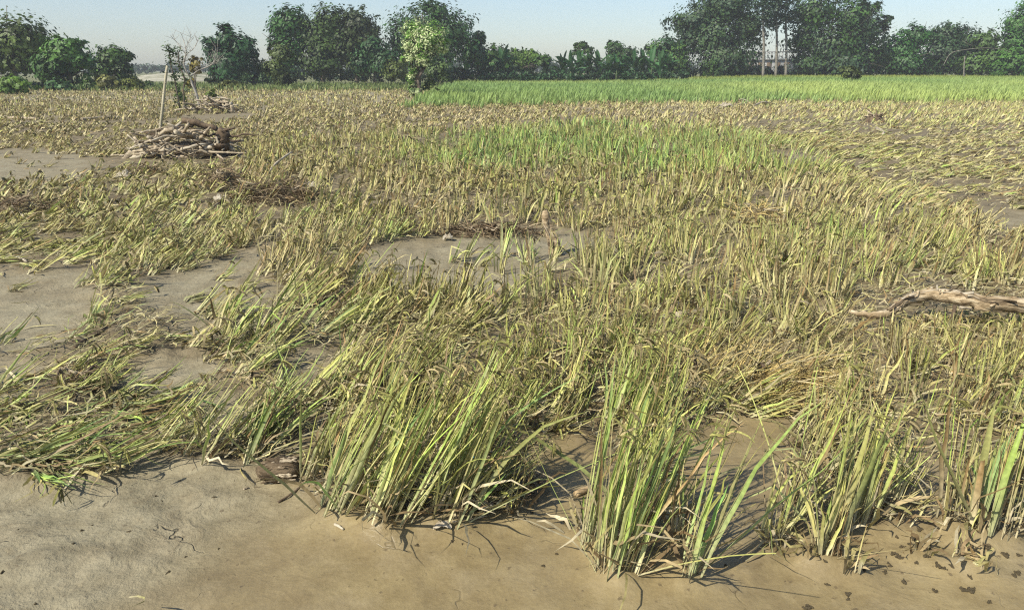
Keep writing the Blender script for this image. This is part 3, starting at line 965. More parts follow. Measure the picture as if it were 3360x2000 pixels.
V, F, c = merge([litter(1.9, 5.5, .046, 1.0, .005, (.05, .24)), litter(5.5, 12, .11, 1.4, .006, (.08, .25)), litter(12, 24, .26, 2.4, .01, (.12, .3))])
o = mesh_obj('straw_litter', V, F, M_straw, None, c)
tag(o, 'broken straw and leaves lying on the mud between the rice clumps', 'straw litter', kind='stuff')


# ------------------------------------------------------------------ wood and debris
def branch(name, label, cat, ctrl, rads, mat, group=None, n=7, m=14, rough=.25, seed=0, forks=(), loc=None):
    P = curve_pts(ctrl, m)
    rr = np.random.default_rng(seed + 900)
    rad = np.interp(np.linspace(0, 1, m), np.linspace(0, 1, len(rads)), rads)
    P = P + rr.normal(0, 1, P.shape) * rad[:, None] * .16
    V, F = tube(P, rad, n, rough, seed)
    loc = P[0] if loc is None else loc
    o = mesh_obj(name, V, F, mat, None, None, True, loc)
    tag(o, label, cat, group)
    for k, (at, vec, r0) in enumerate(forks):
        q = P[int(at * (m - 1))]
        e = q + np.asarray(vec)
        Q = curve_pts([q, (q + e) / 2 + rr.normal(0, 1, 3) * np.linalg.norm(vec) * .1, e], 7)
        v, f = tube(Q, np.linspace(r0, r0 * .4, 7), 6, .2, seed + k)
        mesh_obj('side_branch', v, f, mat, o, None, True, loc)
    return o


def wood_pile(cx, cy, rx, ry, hh, n, label, group, seed, rmul=1.0):
    rr = np.random.default_rng(seed)
    for k in range(n):
        t = k / n
        a = rr.uniform(0, 2 * np.pi); q = np.sqrt(rr.random()) * (1 - .45 * t)
        x = cx + rx * q * np.cos(a); y = cy + ry * q * np.sin(a)
        z0 = hg1(x, y) + .04 + hh * .85 * t * (1 - q * q * .7)
        L = rr.uniform(.25, 1.0) * rx * .95
        az = rr.normal(0, 1.0) + (np.pi if rr.random() < .5 else 0)
        el = rr.normal(.0, .30)
        d = np.array([np.cos(az) * np.cos(el), np.sin(az) * np.cos(el), np.sin(el)])
        s = np.cross(d, [0, 0, 1.0]); bow = rr.normal(0, .10) * L
        c = np.array([x, y, z0])
        pts = [c - d * L / 2, c - d * L * .15 + s * bow + np.array([0, 0, rr.normal(0, .03)]), c + d * L * .2 + s * bow * .6, c + d * L / 2 + rr.normal(0, .05, 3)]
        pts = [np.array([p[0], p[1], max(p[2], hg1(p[0], p[1]) + .02)]) for p in pts]
        r0 = rr.choice([.014, .021, .032, .05], p=[.38, .36, .2, .06]) * rmul * .85
        mat = M_drift if rr.random() < .6 else (M_drift_pale if rr.random() < .62 else M_drift_dark)
        fk = [(.55, s * rr.choice([-1, 1]) * L * .22 + d * L * .15 + np.array([0, 0, .05]), r0 * .6)] if rr.random() < .3 else []
        thick = 'thin' if r0 < .016 * rmul else ('stout' if r0 > .025 * rmul else 'slender')
        tone = 'bleached' if mat is M_drift_pale else ('dark' if mat is M_drift_dark else 'grey-brown')
        side = 'left' if x < cx - rx * .3 else ('right' if x > cx + rx * .3 else 'middle')
        lay = 'foot' if t < .3 else ('top' if t > .72 else 'flank')
        face = 'front' if y < cy else 'back'
        lab_ = '%s %s branch %s, %s %s %s' % (thick, tone, label, side, face, lay)
        branch('driftwood_branch', lab_, 'branch', pts, [r0, r0 * .9, r0 * .45], mat, group, 7, 10, .3, seed + k, fk)


pile = G(585, 520)
wood_pile(pile[0], pile[1] + .25, 1.12, .58, .58, 120, 'in the big driftwood pile',
          'branches of the big driftwood pile', 400)


def pb(pts, Y, dz=0):                            # photo pixels at distance(s) Y -> points
    Ys = Y if isinstance(Y, (list, tuple)) else [Y] * len(pts)
    return [A(a, b, yy) + np.array([0, 0, dz]) for (a, b), yy in zip(pts, Ys)]


Yp = float(pile[1])
branch('driftwood_log', 'dark thick log lying on the crest of the big driftwood pile', 'log', pb([(600, 395), (640, 405), (690, 415), (712, 420)], Yp + .35),
       [.06, .07, .045, .055], M_drift_dark, None, 9, 12, .2, 1)
branch('driftwood_log', 'brown upright stump at the right side of the big driftwood pile', 'log', pb([(722, 478), (728, 455), (732, 428)], Yp + .1),
       [.15, .13, .11], M_drift_dark, None, 10, 10, .35, 2, [(.9, (.22, .02, .06), .04), (.8, (.33, -.03, -.1), .03)])
branch('driftwood_log', 'pale stout log at the front foot of the big driftwood pile', 'log', pb([(580, 517), (625, 512), (665, 503), (700, 500)], [Yp - .05, Yp - .05, Yp, Yp]),
       [.06, .075, .085, .05], M_drift, None, 9, 12, .35, 3, [(.6, (.18, 0, .17), .05)])
branch('driftwood_branch', 'white blade-shaped splinter standing at the front of the big pile', 'branch', pb([(541, 529), (536, 510), (533, 490)], Yp - .15),
       [.02, .035, .05], M_drift_pale, None, 6, 8, .3, 4)
branch('driftwood_branch', 'long straight branch crossing the big pile face diagonally', 'branch', pb([(508, 488), (545, 460), (600, 418)], [Yp - .1, Yp, Yp + .1]),
       [.035, .034, .024], M_drift, None, 8, 12, .15, 5)
branch('driftwood_branch', 'thick forked branch reaching left out of the big pile foot', 'branch', pb([(392, 532), (430, 508), (470, 492), (560, 480)], [Yp - .15, Yp - .1, Yp, Yp]),
       [.03, .055, .05, .035], M_drift, None, 8, 14, .25, 6, [(.45, (.3, 0, .02), .035)])
branch('driftwood_branch', 'pale short branch behind the forked one at pile foot', 'branch', pb([(430, 520), (460, 508), (490, 497)], Yp - .1),
       [.05, .055, .04], M_drift_pale, None, 8, 9, .3, 7)
branch('driftwood_branch', 'pale V-shaped limb beneath the crest of the big pile', 'branch', pb([(655, 480), (690, 484), (716, 470), (708, 448)], Yp - .02),
       [.04, .045, .035, .02], M_drift_pale, None, 8, 12, .2, 8)
branch('driftwood_branch', 'thin stick poking left from the big pile towards the mud', 'branch', pb([(417, 441), (450, 468), (470, 480)], Yp + .1),
       [.012, .015, .015], M_drift_pale, None, 6, 8, .15, 9)
branch('driftwood_branch', 'dark crooked twig sprawling right of the upright stump', 'branch', pb([(735, 445), (770, 448), (800, 440), (840, 444)], Yp + .1),
       [.03, .025, .018, .008], M_drift_dark, None, 6, 12, .3, 10, [(.5, (.18, -.1, .03), .012)])
branch('driftwood_branch', 'grey branch along the lower front of the big pile', 'branch', pb([(420, 497), (520, 490), (610, 494), (740, 500), (830, 503)], Yp - .1),
       [.018, .025, .022, .018, .008], M_drift, None, 7, 14, .25, 12)

pile2 = G(690, 372)
wood_pile(pile2[0], pile2[1] + .3, 1.05, .6, .62, 48, 'in the far driftwood pile',
          'branches of the small far driftwood pile', 700, 1.7)
Y2 = float(pile2[1])
branch('driftwood_log', 'squared stub standing at the right end of the far pile', 'log', pb([(763, 368), (761, 345)], Y2), [.07, .07], M_drift, None, 8, 5, .2, 31)
branch('driftwood_branch', 'long thin branch reaching left from the far driftwood pile', 'branch', pb([(535, 378), (580, 360), (640, 356)], Y2), [.02, .03, .03], M_drift_pale, None, 6, 9, .2, 32)

# leaning bamboo pole
b0, b1 = A(512, 512, Yp + .75), A(551, 216, Yp + .8)
b0[2] = hg1(b0[0], b0[1]) - .05
nP = 18
pp = np.array([b0 + (b1 - b0) * t + np.array([.012 * math.sin(t * 5), 0, 0]) for t in np.linspace(0, 1, nP)])
pole = thing('bamboo_pole', 'pale bamboo pole leaning right, planted behind the big driftwood pile', 'pole', b0)
V, F = tube(pp, np.linspace(.030, .024, nP), 10, .04, 3)
mesh_obj('culm', V, F, M_bamboo, pole, None, True, b0)
for t in np.linspace(.12, .93, 8):
    q = b0 + (b1 - b0) * t + np.array([.012 * math.sin(t * 5), 0, 0]); dd = (b1 - b0) / np.linalg.norm(b1 - b0)
    V, F = tube([q - dd * .008, q, q + dd * .008], [.027, .032, .027], 10)
    mesh_obj('node_ring', V, F, M_bamboo, pole, None, True, b0)

# torn branch across the right edge
tb = [G(2786, 1022, .15), G(2850, 1033, .14), G(2905, 1028, .15), G(2950, 1002, .18), G(2990, 978, .20), G(3060, 967, .22), G(3130, 976, .22),
      G(3220, 990, .21), G(3330, 1002, .19), G(3450, 1010, .15), G(3600, 1000, .10), G(3760, 1000, .05)]
rb = np.array([6, 10, 12, 14, 16, 19, 20, 21, 23, 25, 26, 27]) / FPX * 4.9
P = curve_pts(tb, 46); rad = np.interp(np.linspace(0, 1, 46), np.linspace(0, 1, 12), rb)
P += np.random.default_rng(4).normal(0, .004, P.shape)
V, F = tube(P, rad, 14, .28, 21)
tbr = mesh_obj('torn_branch', V, F, M_branch, None, None, True, P[0])
tag(tbr, 'thick torn crooked branch with stripped bark lying across the right edge', 'branch')
rr = np.random.default_rng(55)
for k in range(60):                              # strips of loose bark and splinters
    i0 = rr.integers(8, 40); ln = rr.integers(3, 8); i1 = min(45, i0 + ln)
    ang = rr.uniform(.2, 2.9)
    off = np.array([0, -math.cos(ang) * .9, math.sin(ang)])
    pts = P[i0:i1 + 1] + off * (rad[i0:i1 + 1, None] * 1.02)
    pts[-1] += rr.normal(0, .02, 3); pts[0] += rr.normal(0, .012, 3)
    V, F = tube(pts, np.full(len(pts), rr.uniform(.003, .009)), 5, .3, k)
    mesh_obj('bark_strip', V, F, M_drift_pale if rr.random() < .35 else (M_fibre if rr.random() < .5 else M_branch), tbr, None, False, P[0])
for a_, b_, r_, mt in (((3150, 1008), (3255, 1006), .010, M_drift_pale), ((3200, 1010), (3330, 1018), .012, M_branch)):
    q0, q1 = G(*a_, .18), G(*b_, .16)
    V, F = tube(curve_pts([q0, (q0 + q1) / 2 + np.array([0, 0, -.01]), q1], 8), np.linspace(r_, r_ * .7, 8), 7, .3, 5)
    mesh_obj('splintered_limb', V, F, mt, tbr, None, True, P[0])
q = G(3135, 1000, .19)
V, F = tube([q, q + np.array([-.012, -.01, -.09]), q + np.array([-.03, -.015, -.22])], [.012, .009, .005], 6)
mesh_obj('side_branch', V, F, M_drift_dark, tbr, None, True, P[0])

# fibrous log stump in the foreground
l0, l1 = G(842, 1530, .045), G(980, 1532, .05)
for q in (l0, l1): q[2] = hg1(q[0], q[1]) + .032
ctr = (l0 + l1) / 2
m_ = 12
pts = np.array([l0 + (l1 - l0) * t for t in np.linspace(0, 1, m_)])
V, F = tube(pts, .047 * np.array([.3, .66, .86, .98, 1.02, 1.05, 1.08, 1.06, .98, .88, .68, .34]), 18, .35, 9)
lg = mesh_obj('fibrous_log', V, F, M_fibre, None, None, True, ctr)
tag(lg, 'short dark fibrous log stump half sunk at the mud edge', 'log')
rr = np.random.default_rng(61)
for k in range(80):
    a_ = rr.uniform(0, 2 * np.pi); t0 = rr.uniform(0, .7); t1 = min(1, t0 + rr.uniform(.2, .5))
    seg = np.array([l0 + (l1 - l0) * t + np.array([0, math.cos(a_), math.sin(a_)]) * .047 * 1.03 + rr.normal(0, .002, 3) for t in np.linspace(t0, t1, 5)])
    V, F = tube(seg, np.full(5, rr.uniform(.0015, .0045)), 4, .4, k)
    mesh_obj('fibre_strand', V, F, M_fibre if rr.random() < .65 else M_drift, lg, None, False, ctr)

# bamboo stub
q0, q1 = G(1888, 1612, .02), G(1942, 1578, .03)
for q in (q0, q1): q[2] = hg1(q[0], q[1]) + .011
V, F = tube([q0 + (q1 - q0) * t for t in np.linspace(0, 1, 7)], np.array([.9, 1, 1, 1.08, 1, 1, 1]) * .0135, 12, .05, 2)
o = mesh_obj('wood_stub', V, F, mat_wood('stub_wood', (.28, .19, .10), (.50, .38, .22), 18, .3), None, None, True, q0)
tag(o, 'short peeled wooden stub lying at the foot of the foremost stand', 'branch')

# muddy standing post in the middle of the field
q = G(1808, 838)
pt = thing('muddy_post', 'brown rotten post wrapped in roots beside the central mud patch', 'post', (q[0], q[1], hg1(q[0], q[1])))
q[2] = hg1(q[0], q[1])
ctrl = [q + np.array([.045, 0, -.04]), q + np.array([.02, 0, .12]), q + np.array([-.03, 0, .26]), q + np.array([-.055, .01, .40])]
P = curve_pts(ctrl, 14)
V, F = tube(P, np.interp(np.linspace(0, 1, 14), [0, .3, .7, .92, 1], [.055, .044, .038, .034, .018]), 12, .6, 14)
mesh_obj('core', V, F, M_branch, pt, None, True, pt.location)
rr = np.random.default_rng(71)
for k in range(18):
    a_ = rr.uniform(0, 6.28); i0 = rr.integers(0, 7); i1 = i0 + rr.integers(4, 7)
    seg = P[i0:i1] + np.array([math.cos(a_), math.sin(a_), 0]) * .042
    seg[-1] += rr.normal(0, .03, 3)
    V, F = tube(seg, np.linspace(.008, .004, len(seg)), 5, .3, k)
    mesh_obj('root_strand', V, F, M_drift_dark if rr.random() < .5 else M_drift, pt, None, False, pt.location)

# sticks and logs lying about: px ends, radius, material, label
STICKS = [
    ((858, 604), (962, 556), .016, M_drift_pale, 'long straight pale stick rising right out of the brown debris heap'),
    ((2215, 1062), (2318, 1046), .022, M_drift_pale, 'short bleached branch lying among the rice in the middle'),
    ((912, 1640), (1008, 1590), .004, M_drift_dark, 'thin dark twig on bare mud right of the log stump'),
    ((1485, 1742), (1598, 1706), .0035, M_straw and M_drift_pale, 'pale thin stalk lying at the foot of the central front'),
    ((1100, 1735), (1128, 1750), .005, M_drift_pale, 'tiny pale chip of wood on mud below the central front'),
    ((800, 1596), (815, 1590), .004, M_drift, 'tiny pale chip on mud left of the log stump'),
    ((2380, 1268), (2470, 1180), .014, M_drift_dark, 'dark stick under the straw heap'),
    ((250, 1158), (385, 1092), .014, M_drift_dark, 'dark stick buried in the flattened rice at left'),
    ((0, 385), (130, 394), .05, M_drift, 'long grey log lying flat at the far left edge'),
    ((268, 396), (392, 389), .055, M_drift, 'grey log lying in the brown crop left of the pole'),
    ((390, 368), (470, 366), .03, M_drift_pale, 'thin pale pole lying in the far left crop'),
    ((2465, 352), (2550, 345), .045, M_drift_pale, 'pale log lying at the edge of the green field'),
    ((2420, 332), (2470, 346), .03, M_drift_pale, 'thin pale stick propped at the edge of the green field'),
    ((1985, 352), (2010, 356), .05, M_drift_dark, 'small dark log at the brown edge below the green field'),
    ((2872, 428), (2898, 448), .04, M_drift_pale, 'pale curved branch below the dark root mass'),
    ((3330, 1590), (3420, 1600), .03, M_drift_dark, 'dark stub of a branch at the lower right edge'),
    ((60, 705), (85, 730), .015, M_drift_pale, 'pale short stick standing out of the flattened crop at left'),
    ((30, 842), (90, 868), .012, M_drift_pale, 'pale stick across the bright yellow rice at left'),
    ((690, 690), (745, 665), .012, M_drift, 'thin grey stick at the left foot of the brown debris heap'),
    ((1560, 770), (1680, 762), .018, M_drift_dark, 'dark branch along the back of the central mud patch'),
    ((2550, 1340), (2690, 1480), .003, M_drift_pale, 'fine dry stalk leaning over the bare bay'),
]
for k, (a_, b_, r_, mt, lab) in enumerate(STICKS):
    q0 = G(*a_); q1 = G(*b_)
    for q in (q0, q1): q[2] = hg1(q[0], q[1]) + r_ * .8
    md = (q0 + q1) / 2 + np.random.default_rng(k).normal(0, .04, 3) * np.linalg.norm(q1 - q0)
    md[2] = max(md[2], hg1(md[0], md[1]) + r_ * .8)
    if k == 0: q1[2] += .25; md[2] += .14
    branch('stick' if r_ < .03 else 'log', lab, 'stick' if r_ < .03 else 'log', [q0, md, q1], [r_, r_ * 1.05, r_ * .7], mt, None, 8, 10, .22, 50 + k)


# debris heaps
def mound(c, rx, ry, h, mat, parent, seed, name='mound'):
    m, n = 10, 26
    V = []
    for i in range(m):
        t = i / (m - 1)
        for j in range(n):
            a = 2 * np.pi * j / n
            k = 1 + .35 * float(fbm(np.array([3 * math.cos(a) + seed]), np.array([3 * math.sin(a) + 2 * t]), 3)[0])
            x = c[0] + rx * (1 - t) * k * math.cos(a); y = c[1] + ry * (1 - t) * k * math.sin(a)
            z = hg1(x, y) - .03 + h * (1 - (1 - t) ** 1.8) * (1 + .6 * float(fbm(np.array([x * 6]), np.array([y * 6]), 3)[0]))
            V.append((x, y, z))
    ii = np.arange(m * n).reshape(m, n)
    F = np.stack([ii[:-1], np.roll(ii[:-1], -1, 1), np.roll(ii[1:], -1, 1), ii[1:]], -1).reshape(-1, 4)
    return mesh_obj(name, np.array(V), F, mat, parent, None, True, c)


def heap(label, px, py, rx, ry, h, n, seed, colf, Lr, W, az=None, th=(.9, 1.7), mat=None, name='debris_heap', cat='debris heap', twigs=8):
    c = G(px, py); c[2] = hg1(c[0], c[1])
    t = thing(name, label, cat, c)
    mound(c, rx * .95, ry * .95, h * .8, mat or M_clod, t, seed)
    rr = np.random.default_rng(seed)
    a = rr.uniform(0, 2 * np.pi, n); q = np.sqrt(rr.random(n))
    P = np.stack([c[0] + rx * q * np.cos(a), c[1] + ry * q * np.sin(a), c[2] + h * (1 - q ** 1.8) * rr.uniform(.5, 1.15, n)], -1)
    az_ = rr.uniform(0, 6.28, n) if az is None else rr.normal(az, .6, n)
    cc = colf(rr, n)
    V, F, col = blades(P, az_, rr.uniform(*th, n), rr.uniform(.1, 1.2, n), rr.uniform(*Lr, n), rr.uniform(.6, 1.4, n) * W, 5, cc,
                       twist=rr.normal(0, .8, n), drift=rr.normal(0, 1, n), gz=hgt(P[:, 0], P[:, 1]), rg=rr)
    o = mesh_obj('straw', V, F, M_straw, t, col, False, c); o['kind'] = 'stuff'
    for k in range(twigs):
        b = rr.uniform(0, 6.28); x = c[0] + rx * .7 * math.cos(b) * rr.random(); y = c[1] + ry * .7 * math.sin(b) * rr.random()
        z = c[2] + h * rr.uniform(.5, 1.05); d = np.array([math.cos(b + 1), math.sin(b + 1) * .6, rr.normal(.1, .25)]) * rr.uniform(.1, .3) * (rx + .3)
        V, F = tube(curve_pts([(x, y, z), np.array([x, y, z]) + d * .5 + rr.normal(0, .02, 3), np.array([x, y, z]) + d], 6), np.linspace(.009, .004, 6) * (1 + rx), 5, .3, k)
        mesh_obj('twig', V, F, M_drift_dark if rr.random() < .6 else M_drift, t, None, False, c)
    return t


def brown(rr, n):
    base = np.where((rr.random(n) < .5)[:, None], np.array([.20, .14, .08]), np.array([.33, .26, .16]))
    return np.repeat((base * rr.uniform(.4, 1.3, (n, 1)))[:, None, :], 3, 1)


def gold(rr, n):
    base = np.where((rr.random(n) < .6)[:, None], np.array([.50, .38, .15]), np.array([.42, .35, .20]))
    return np.repeat((base * rr.uniform(.6, 1.25, (n, 1)))[:, None, :], 3, 1)


heap('brown heap of matted roots and straw left of the middle, its hump', 735, 625, .26, .28, .34, 420, 201, brown, (.1, .35), .011)
heap('long low brown drift of matted straw and roots beside the hump', 900, 660, .62, .40, .20, 900, 202, brown, (.12, .45), .011, twigs=14)
heap('dark clump of roots and silt below the far pile foot', 475, 580, .30, .25, .16, 320, 203, brown, (.1, .3), .012)
heap('golden straw heap bent over at the edge of the bare mud bay', 2560, 1300, .27, .26, .13, 330, 204, gold, (.18, .42), .006, az=-.5, th=(.7, 1.5), mat=M_mud, name='straw_heap', cat='straw heap', twigs=3)
heap('low tangle of dry straw left of the golden heap', 2370, 1260, .26, .22, .11, 260, 205, gold, (.15, .4), .006, az=.6, th=(.7, 1.5), mat=M_mud, name='straw_heap', cat='straw heap', twigs=3)
heap('ridge of silted roots along the back of the central mud patch', 1600, 772, .55, .16, .10, 420, 206, brown, (.1, .35), .010, twigs=10)
heap('muddy straw wad under the leaning stalks at far left middle', 60, 700, .45, .35, .12, 420, 207, brown, (.12, .4), .011)
heap('small muddy root wad right of the central front', 1720, 1610, .10, .09, .05, 130, 208, brown, (.04, .12), .004, twigs=4)
heap('tangle of reddish straw in the upright crop right of centre', 2480, 730, .32, .26, .14, 330, 209, gold, (.12, .35), .009, twigs=5)
heap('grey root tuft in the flattened crop of the left foreground', 265, 1290, .12, .10, .08, 200, 210, brown, (.06, .16), .004, twigs=4)

# dark root mass far right
c = G(2868, 402); c[2] = hg1(c[0], c[1])
rt = thing('root_mass', 'dark tangled root mass standing in the flattened crop at far right', 'root mass', c)
mound(c, .34, .3, .3, M_drift_dark, rt, 12, 'root_ball')
rr = np.random.default_rng(88)
for k in range(22):
    a_ = rr.uniform(0, 6.28); L = rr.uniform(.25, .6)
    d = np.array([math.cos(a_), math.sin(a_) * .5, rr.uniform(.1, .8)]); d *= .75 * L / np.linalg.norm(d)
    p0 = c + np.array([0, 0, .12])
    V, F = tube(curve_pts([p0, p0 + d * .55 + rr.normal(0, .05, 3), p0 + d + np.array([0, 0, -.05])], 7), np.linspace(.035, .012, 7), 6, .3, k)
    mesh_obj('root', V, F, M_drift_dark if rr.random() < .55 else M_drift, rt, None, True, c)


# scraps of plastic and pale lumps
def scrap(px, py, w, h, label, mat, seed, cat='scrap', name='plastic_scrap'):
    c = G(px, py); c[2] = hg1(c[0], c[1])
    n = 12
    u, v = np.meshgrid(np.linspace(-1, 1, n), np.linspace(-1, 1, n))
    r = np.clip(1 - (np.abs(u) ** 2.5 + np.abs(v) ** 2.5) * .5, 0, 1)
    ru = 1 + .9 * fbm(u * 1.3 + seed, v * 1.3, 3)
    x = c[0] + u * w / 2 * ru; y = c[1] + v * w * .38 * ru
    z = c[2] + .004 + h * (.25 + .9 * r) * (0.55 + 2.0 * np.abs(fbm(u * 2.2 + seed * 3, v * 2.2 + 4, 3))) * np.where(r < .12, .1, 1)
    ii = np.arange(n * n).reshape(n, n)
    F = np.stack([ii[:-1, :-1], ii[:-1, 1:], ii[1:, 1:], ii[1:, :-1]], -1).reshape(-1, 4)
    o = mesh_obj(name, np.stack([x, y, z], -1).reshape(-1, 3), F, mat, None, None, False, c)
    return tag(o, label, cat)


scrap(1586, 1690, .075, .035, 'white crumpled plastic scrap at the foot of the central stand', M_plastic, 1)
scrap(1455, 1752, .055, .018, 'muddy crumpled wrapper among stubs on the central front', M_drift_pale, 2)
scrap(730, 672, .18, .09, 'white plastic sheet fold at the left foot of the brown heap', M_plastic, 3)
scrap(410, 590, .20, .12, 'pale crumpled sack left of the dark root clump', M_plastic, 4)
scrap(1470, 790, .10, .06, 'pale muddy bag at the back edge of the central mud patch', M_plastic, 5)
scrap(1232, 782, .10, .08, 'small white scrap left of the central mud patch', M_plastic, 6)
scrap(1020, 635, .18, .12, 'white scrap at the right end of the brown drift', M_plastic, 7)
scrap(1120, 1640, .03, .02, 'tiny white scrap at the left corner of the central stand', M_plastic, 8)
scrap(2380, 357, .45, .25, 'white scrap lying at the edge of the green field', M_plastic, 9)
scrap(2200, 1058, .10, .05, 'dirty white lump at the left end of the bleached branch', M_plastic, 11)
sc = G(1549, 1520, .22)
o = mesh_obj('blue_scrap', np.array([[0, 0, 0], [.016, .002, .003], [.018, .006, .024], [.002, .004, .028], [.009, -.008, .014]]) + sc,
             np.array([[0, 1, 2, 4], [0, 4, 2, 3]]), M_blue, None, None, False, sc)
tag(o, 'tiny blue plastic scrap caught in the central rice stand', 'scrap')

# mud clods, lower right
rr = np.random.default_rng(19)
protos = []
for k in range(6):
    bits_ = []
    for w in range(9):
        m, n = 5, 7
        cx, cy = rr.normal(0, .55, 2) if w else (0, 0)
        sz = rr.uniform(.28, .6)
        V = []
        for i in range(m):
            ph = math.pi * (i + .02) / (m - 1 + .04)
            for j in range(n):
                a_ = 2 * math.pi * j / n; r_ = sz * (1 + rr.uniform(-.35, .35))
                V.append((cx + r_ * math.sin(ph) * math.cos(a_), cy + r_ * math.sin(ph) * math.sin(a_), .8 * r_ * math.cos(ph) + .12))
        ii = np.arange(m * n).reshape(m, n)
        F = np.stack([ii[:-1], ii[1:], np.roll(ii[1:], -1, 1), np.roll(ii[:-1], -1, 1)], -1).reshape(-1, 4)
        bits_.append((np.array(V), F))
    V, F, _ = merge(bits_)
    protos.append(mesh_obj('mud_clod', V, F, M_clod, None, None, False))
CL = [(2940, 1765), (2965, 1790), (2985, 1782), (2945, 1815), (2970, 1830), (2990, 1778), (3010, 1745), (3030, 1832), (3002, 1850), (3060, 1780), (3045, 1765),
      (3048, 1805), (3075, 1858), (3092, 1866), (3118, 1868), (2925, 1850), (2905, 1875), (2920, 1838), (3185, 1888), (3190, 1925), (3170, 1930), (3240, 1810), (3220, 1800),
      (3345, 1830), (3340, 1880), (3330, 1895), (3290, 1820), (3140, 1790), (3000, 1770), (3035, 1820), (2705, 1868), (2380, 1850), (2150, 1560), (2650, 1985), (2720, 1920),
      (2780, 1935), (2768, 1960), (2960, 1900), (2835, 1880), (3060, 1925), (3250, 1960), (1382, 1795), (1500, 1786), (1515, 1788), (1785, 1852), (1835, 1812), (1745, 1690),
      (1560, 1740), (1330, 1720), (240, 1790), (300, 1725), (265, 1737), (420, 1735), (510, 1625), (530, 1632), (548, 1873), (608, 1818), (55, 1737), (710, 1635), (120, 1990), (15, 1885), (725, 1790)]
for k, (a_, b_) in enumerate(CL):
    src = protos[k % 6]
    o = src if k < 6 else src.copy()
    if k >= 6: C.objects.link(o)
    right = a_ > 2600
    s = rr.uniform(.006, .012) if right else rr.uniform(.0035, .007)
    p = G(a_ + rr.normal(0, 6), b_ + rr.normal(0, 4))
    o.location = (p[0], p[1], hg1(p[0], p[1]) + s * .1)
    o.scale = (s * rr.uniform(.8, 1.4), s * rr.uniform(.7, 1.1), s * rr.uniform(.8, 1.3))
    o.rotation_euler = (0, 0, rr.uniform(0, 6.28))
    if right:
        tag(o, 'dark crumbly mud clod scattered on the lower right mud', 'mud clod', 'dark clods on the lower right mud')
    elif a_ > 900:
        tag(o, 'small dark mud crumb on the tan mud below the rice', 'mud clod', 'mud crumbs on the tan foreground mud')
    else:
        tag(o, 'small dark mud crumb on the grey mud at lower left', 'mud clod', 'mud crumbs on the grey foreground mud')


# ------------------------------------------------------------------ trees
def leaf_quads(P, size, rg, up=.5, asp=.6, out=None):
    n = len(P)
    nrm = rg.normal(0, 1, (n, 3)); nrm[:, 2] = np.abs(nrm[:, 2]) + up
    if out is not None:
        nrm = nrm * .34 + out * 1.3
    nrm /= np.linalg.norm(nrm, axis=1)[:, None]
    t = rg.normal(0, 1, (n, 3)); t[:, 2] -= .4
    t -= nrm * np.sum(t * nrm, 1)[:, None]; t /= np.linalg.norm(t, axis=1)[:, None] + 1e-9
    b = np.cross(nrm, t)
    L = (size * rg.uniform(.6, 1.35, n))[:, None]
    V = np.stack([P - t * L * .5, P + b * L * asp * .5, P + t * L * .5, P - b * L * asp * .5], 1).reshape(-1, 3)
    F = np.arange(n * 4).reshape(n, 4)
    return V, F


def crown_points(lobes, n, rg, clump=.09, cl_n=34):
    """lobes: centre(3), radii(3).  leaves gather into sprigs spread through each lobe, denser to its skin"""
    vol = np.array([l[1][0] * l[1][2] for l in lobes]); vol = vol / vol.sum()
    out, cid = [], []
    k0 = 0
    for (c, r), w in zip(lobes, vol):
        nc = max(6, int(n * w / cl_n))
        d = rg.normal(0, 1, (nc, 3)); d /= np.linalg.norm(d, axis=1)[:, None]
        rad = rg.random(nc) ** .42
        ctr = c + d * rad[:, None] * r * (1 + .16 * rg.normal(0, 1, (nc, 1)))
        sz = clump * (r[0] + r[2]) * rg.uniform(.6, 1.5, nc)
        for i in range(nc):
            q = ctr[i] + rg.normal(0, 1, (cl_n, 3)) * sz[i] * np.array([1.15, 1.15, .75])
            out.append(q); cid.append(np.full(cl_n, k0)); k0 += 1
    return np.concatenate(out), np.concatenate(cid), k0


def px_lobes(Y, lobes, deep=.8):
    out = []
    for l in lobes:
        cx, cy, rx, ry = l[:4]
        dy = l[4] if len(l) > 4 else 0
        c = A(cx, cy, Y + dy)
        k = (Y * CP) / FPX
        out.append((c, np.array([rx * k, rx * k * deep, ry * k])))
    return out


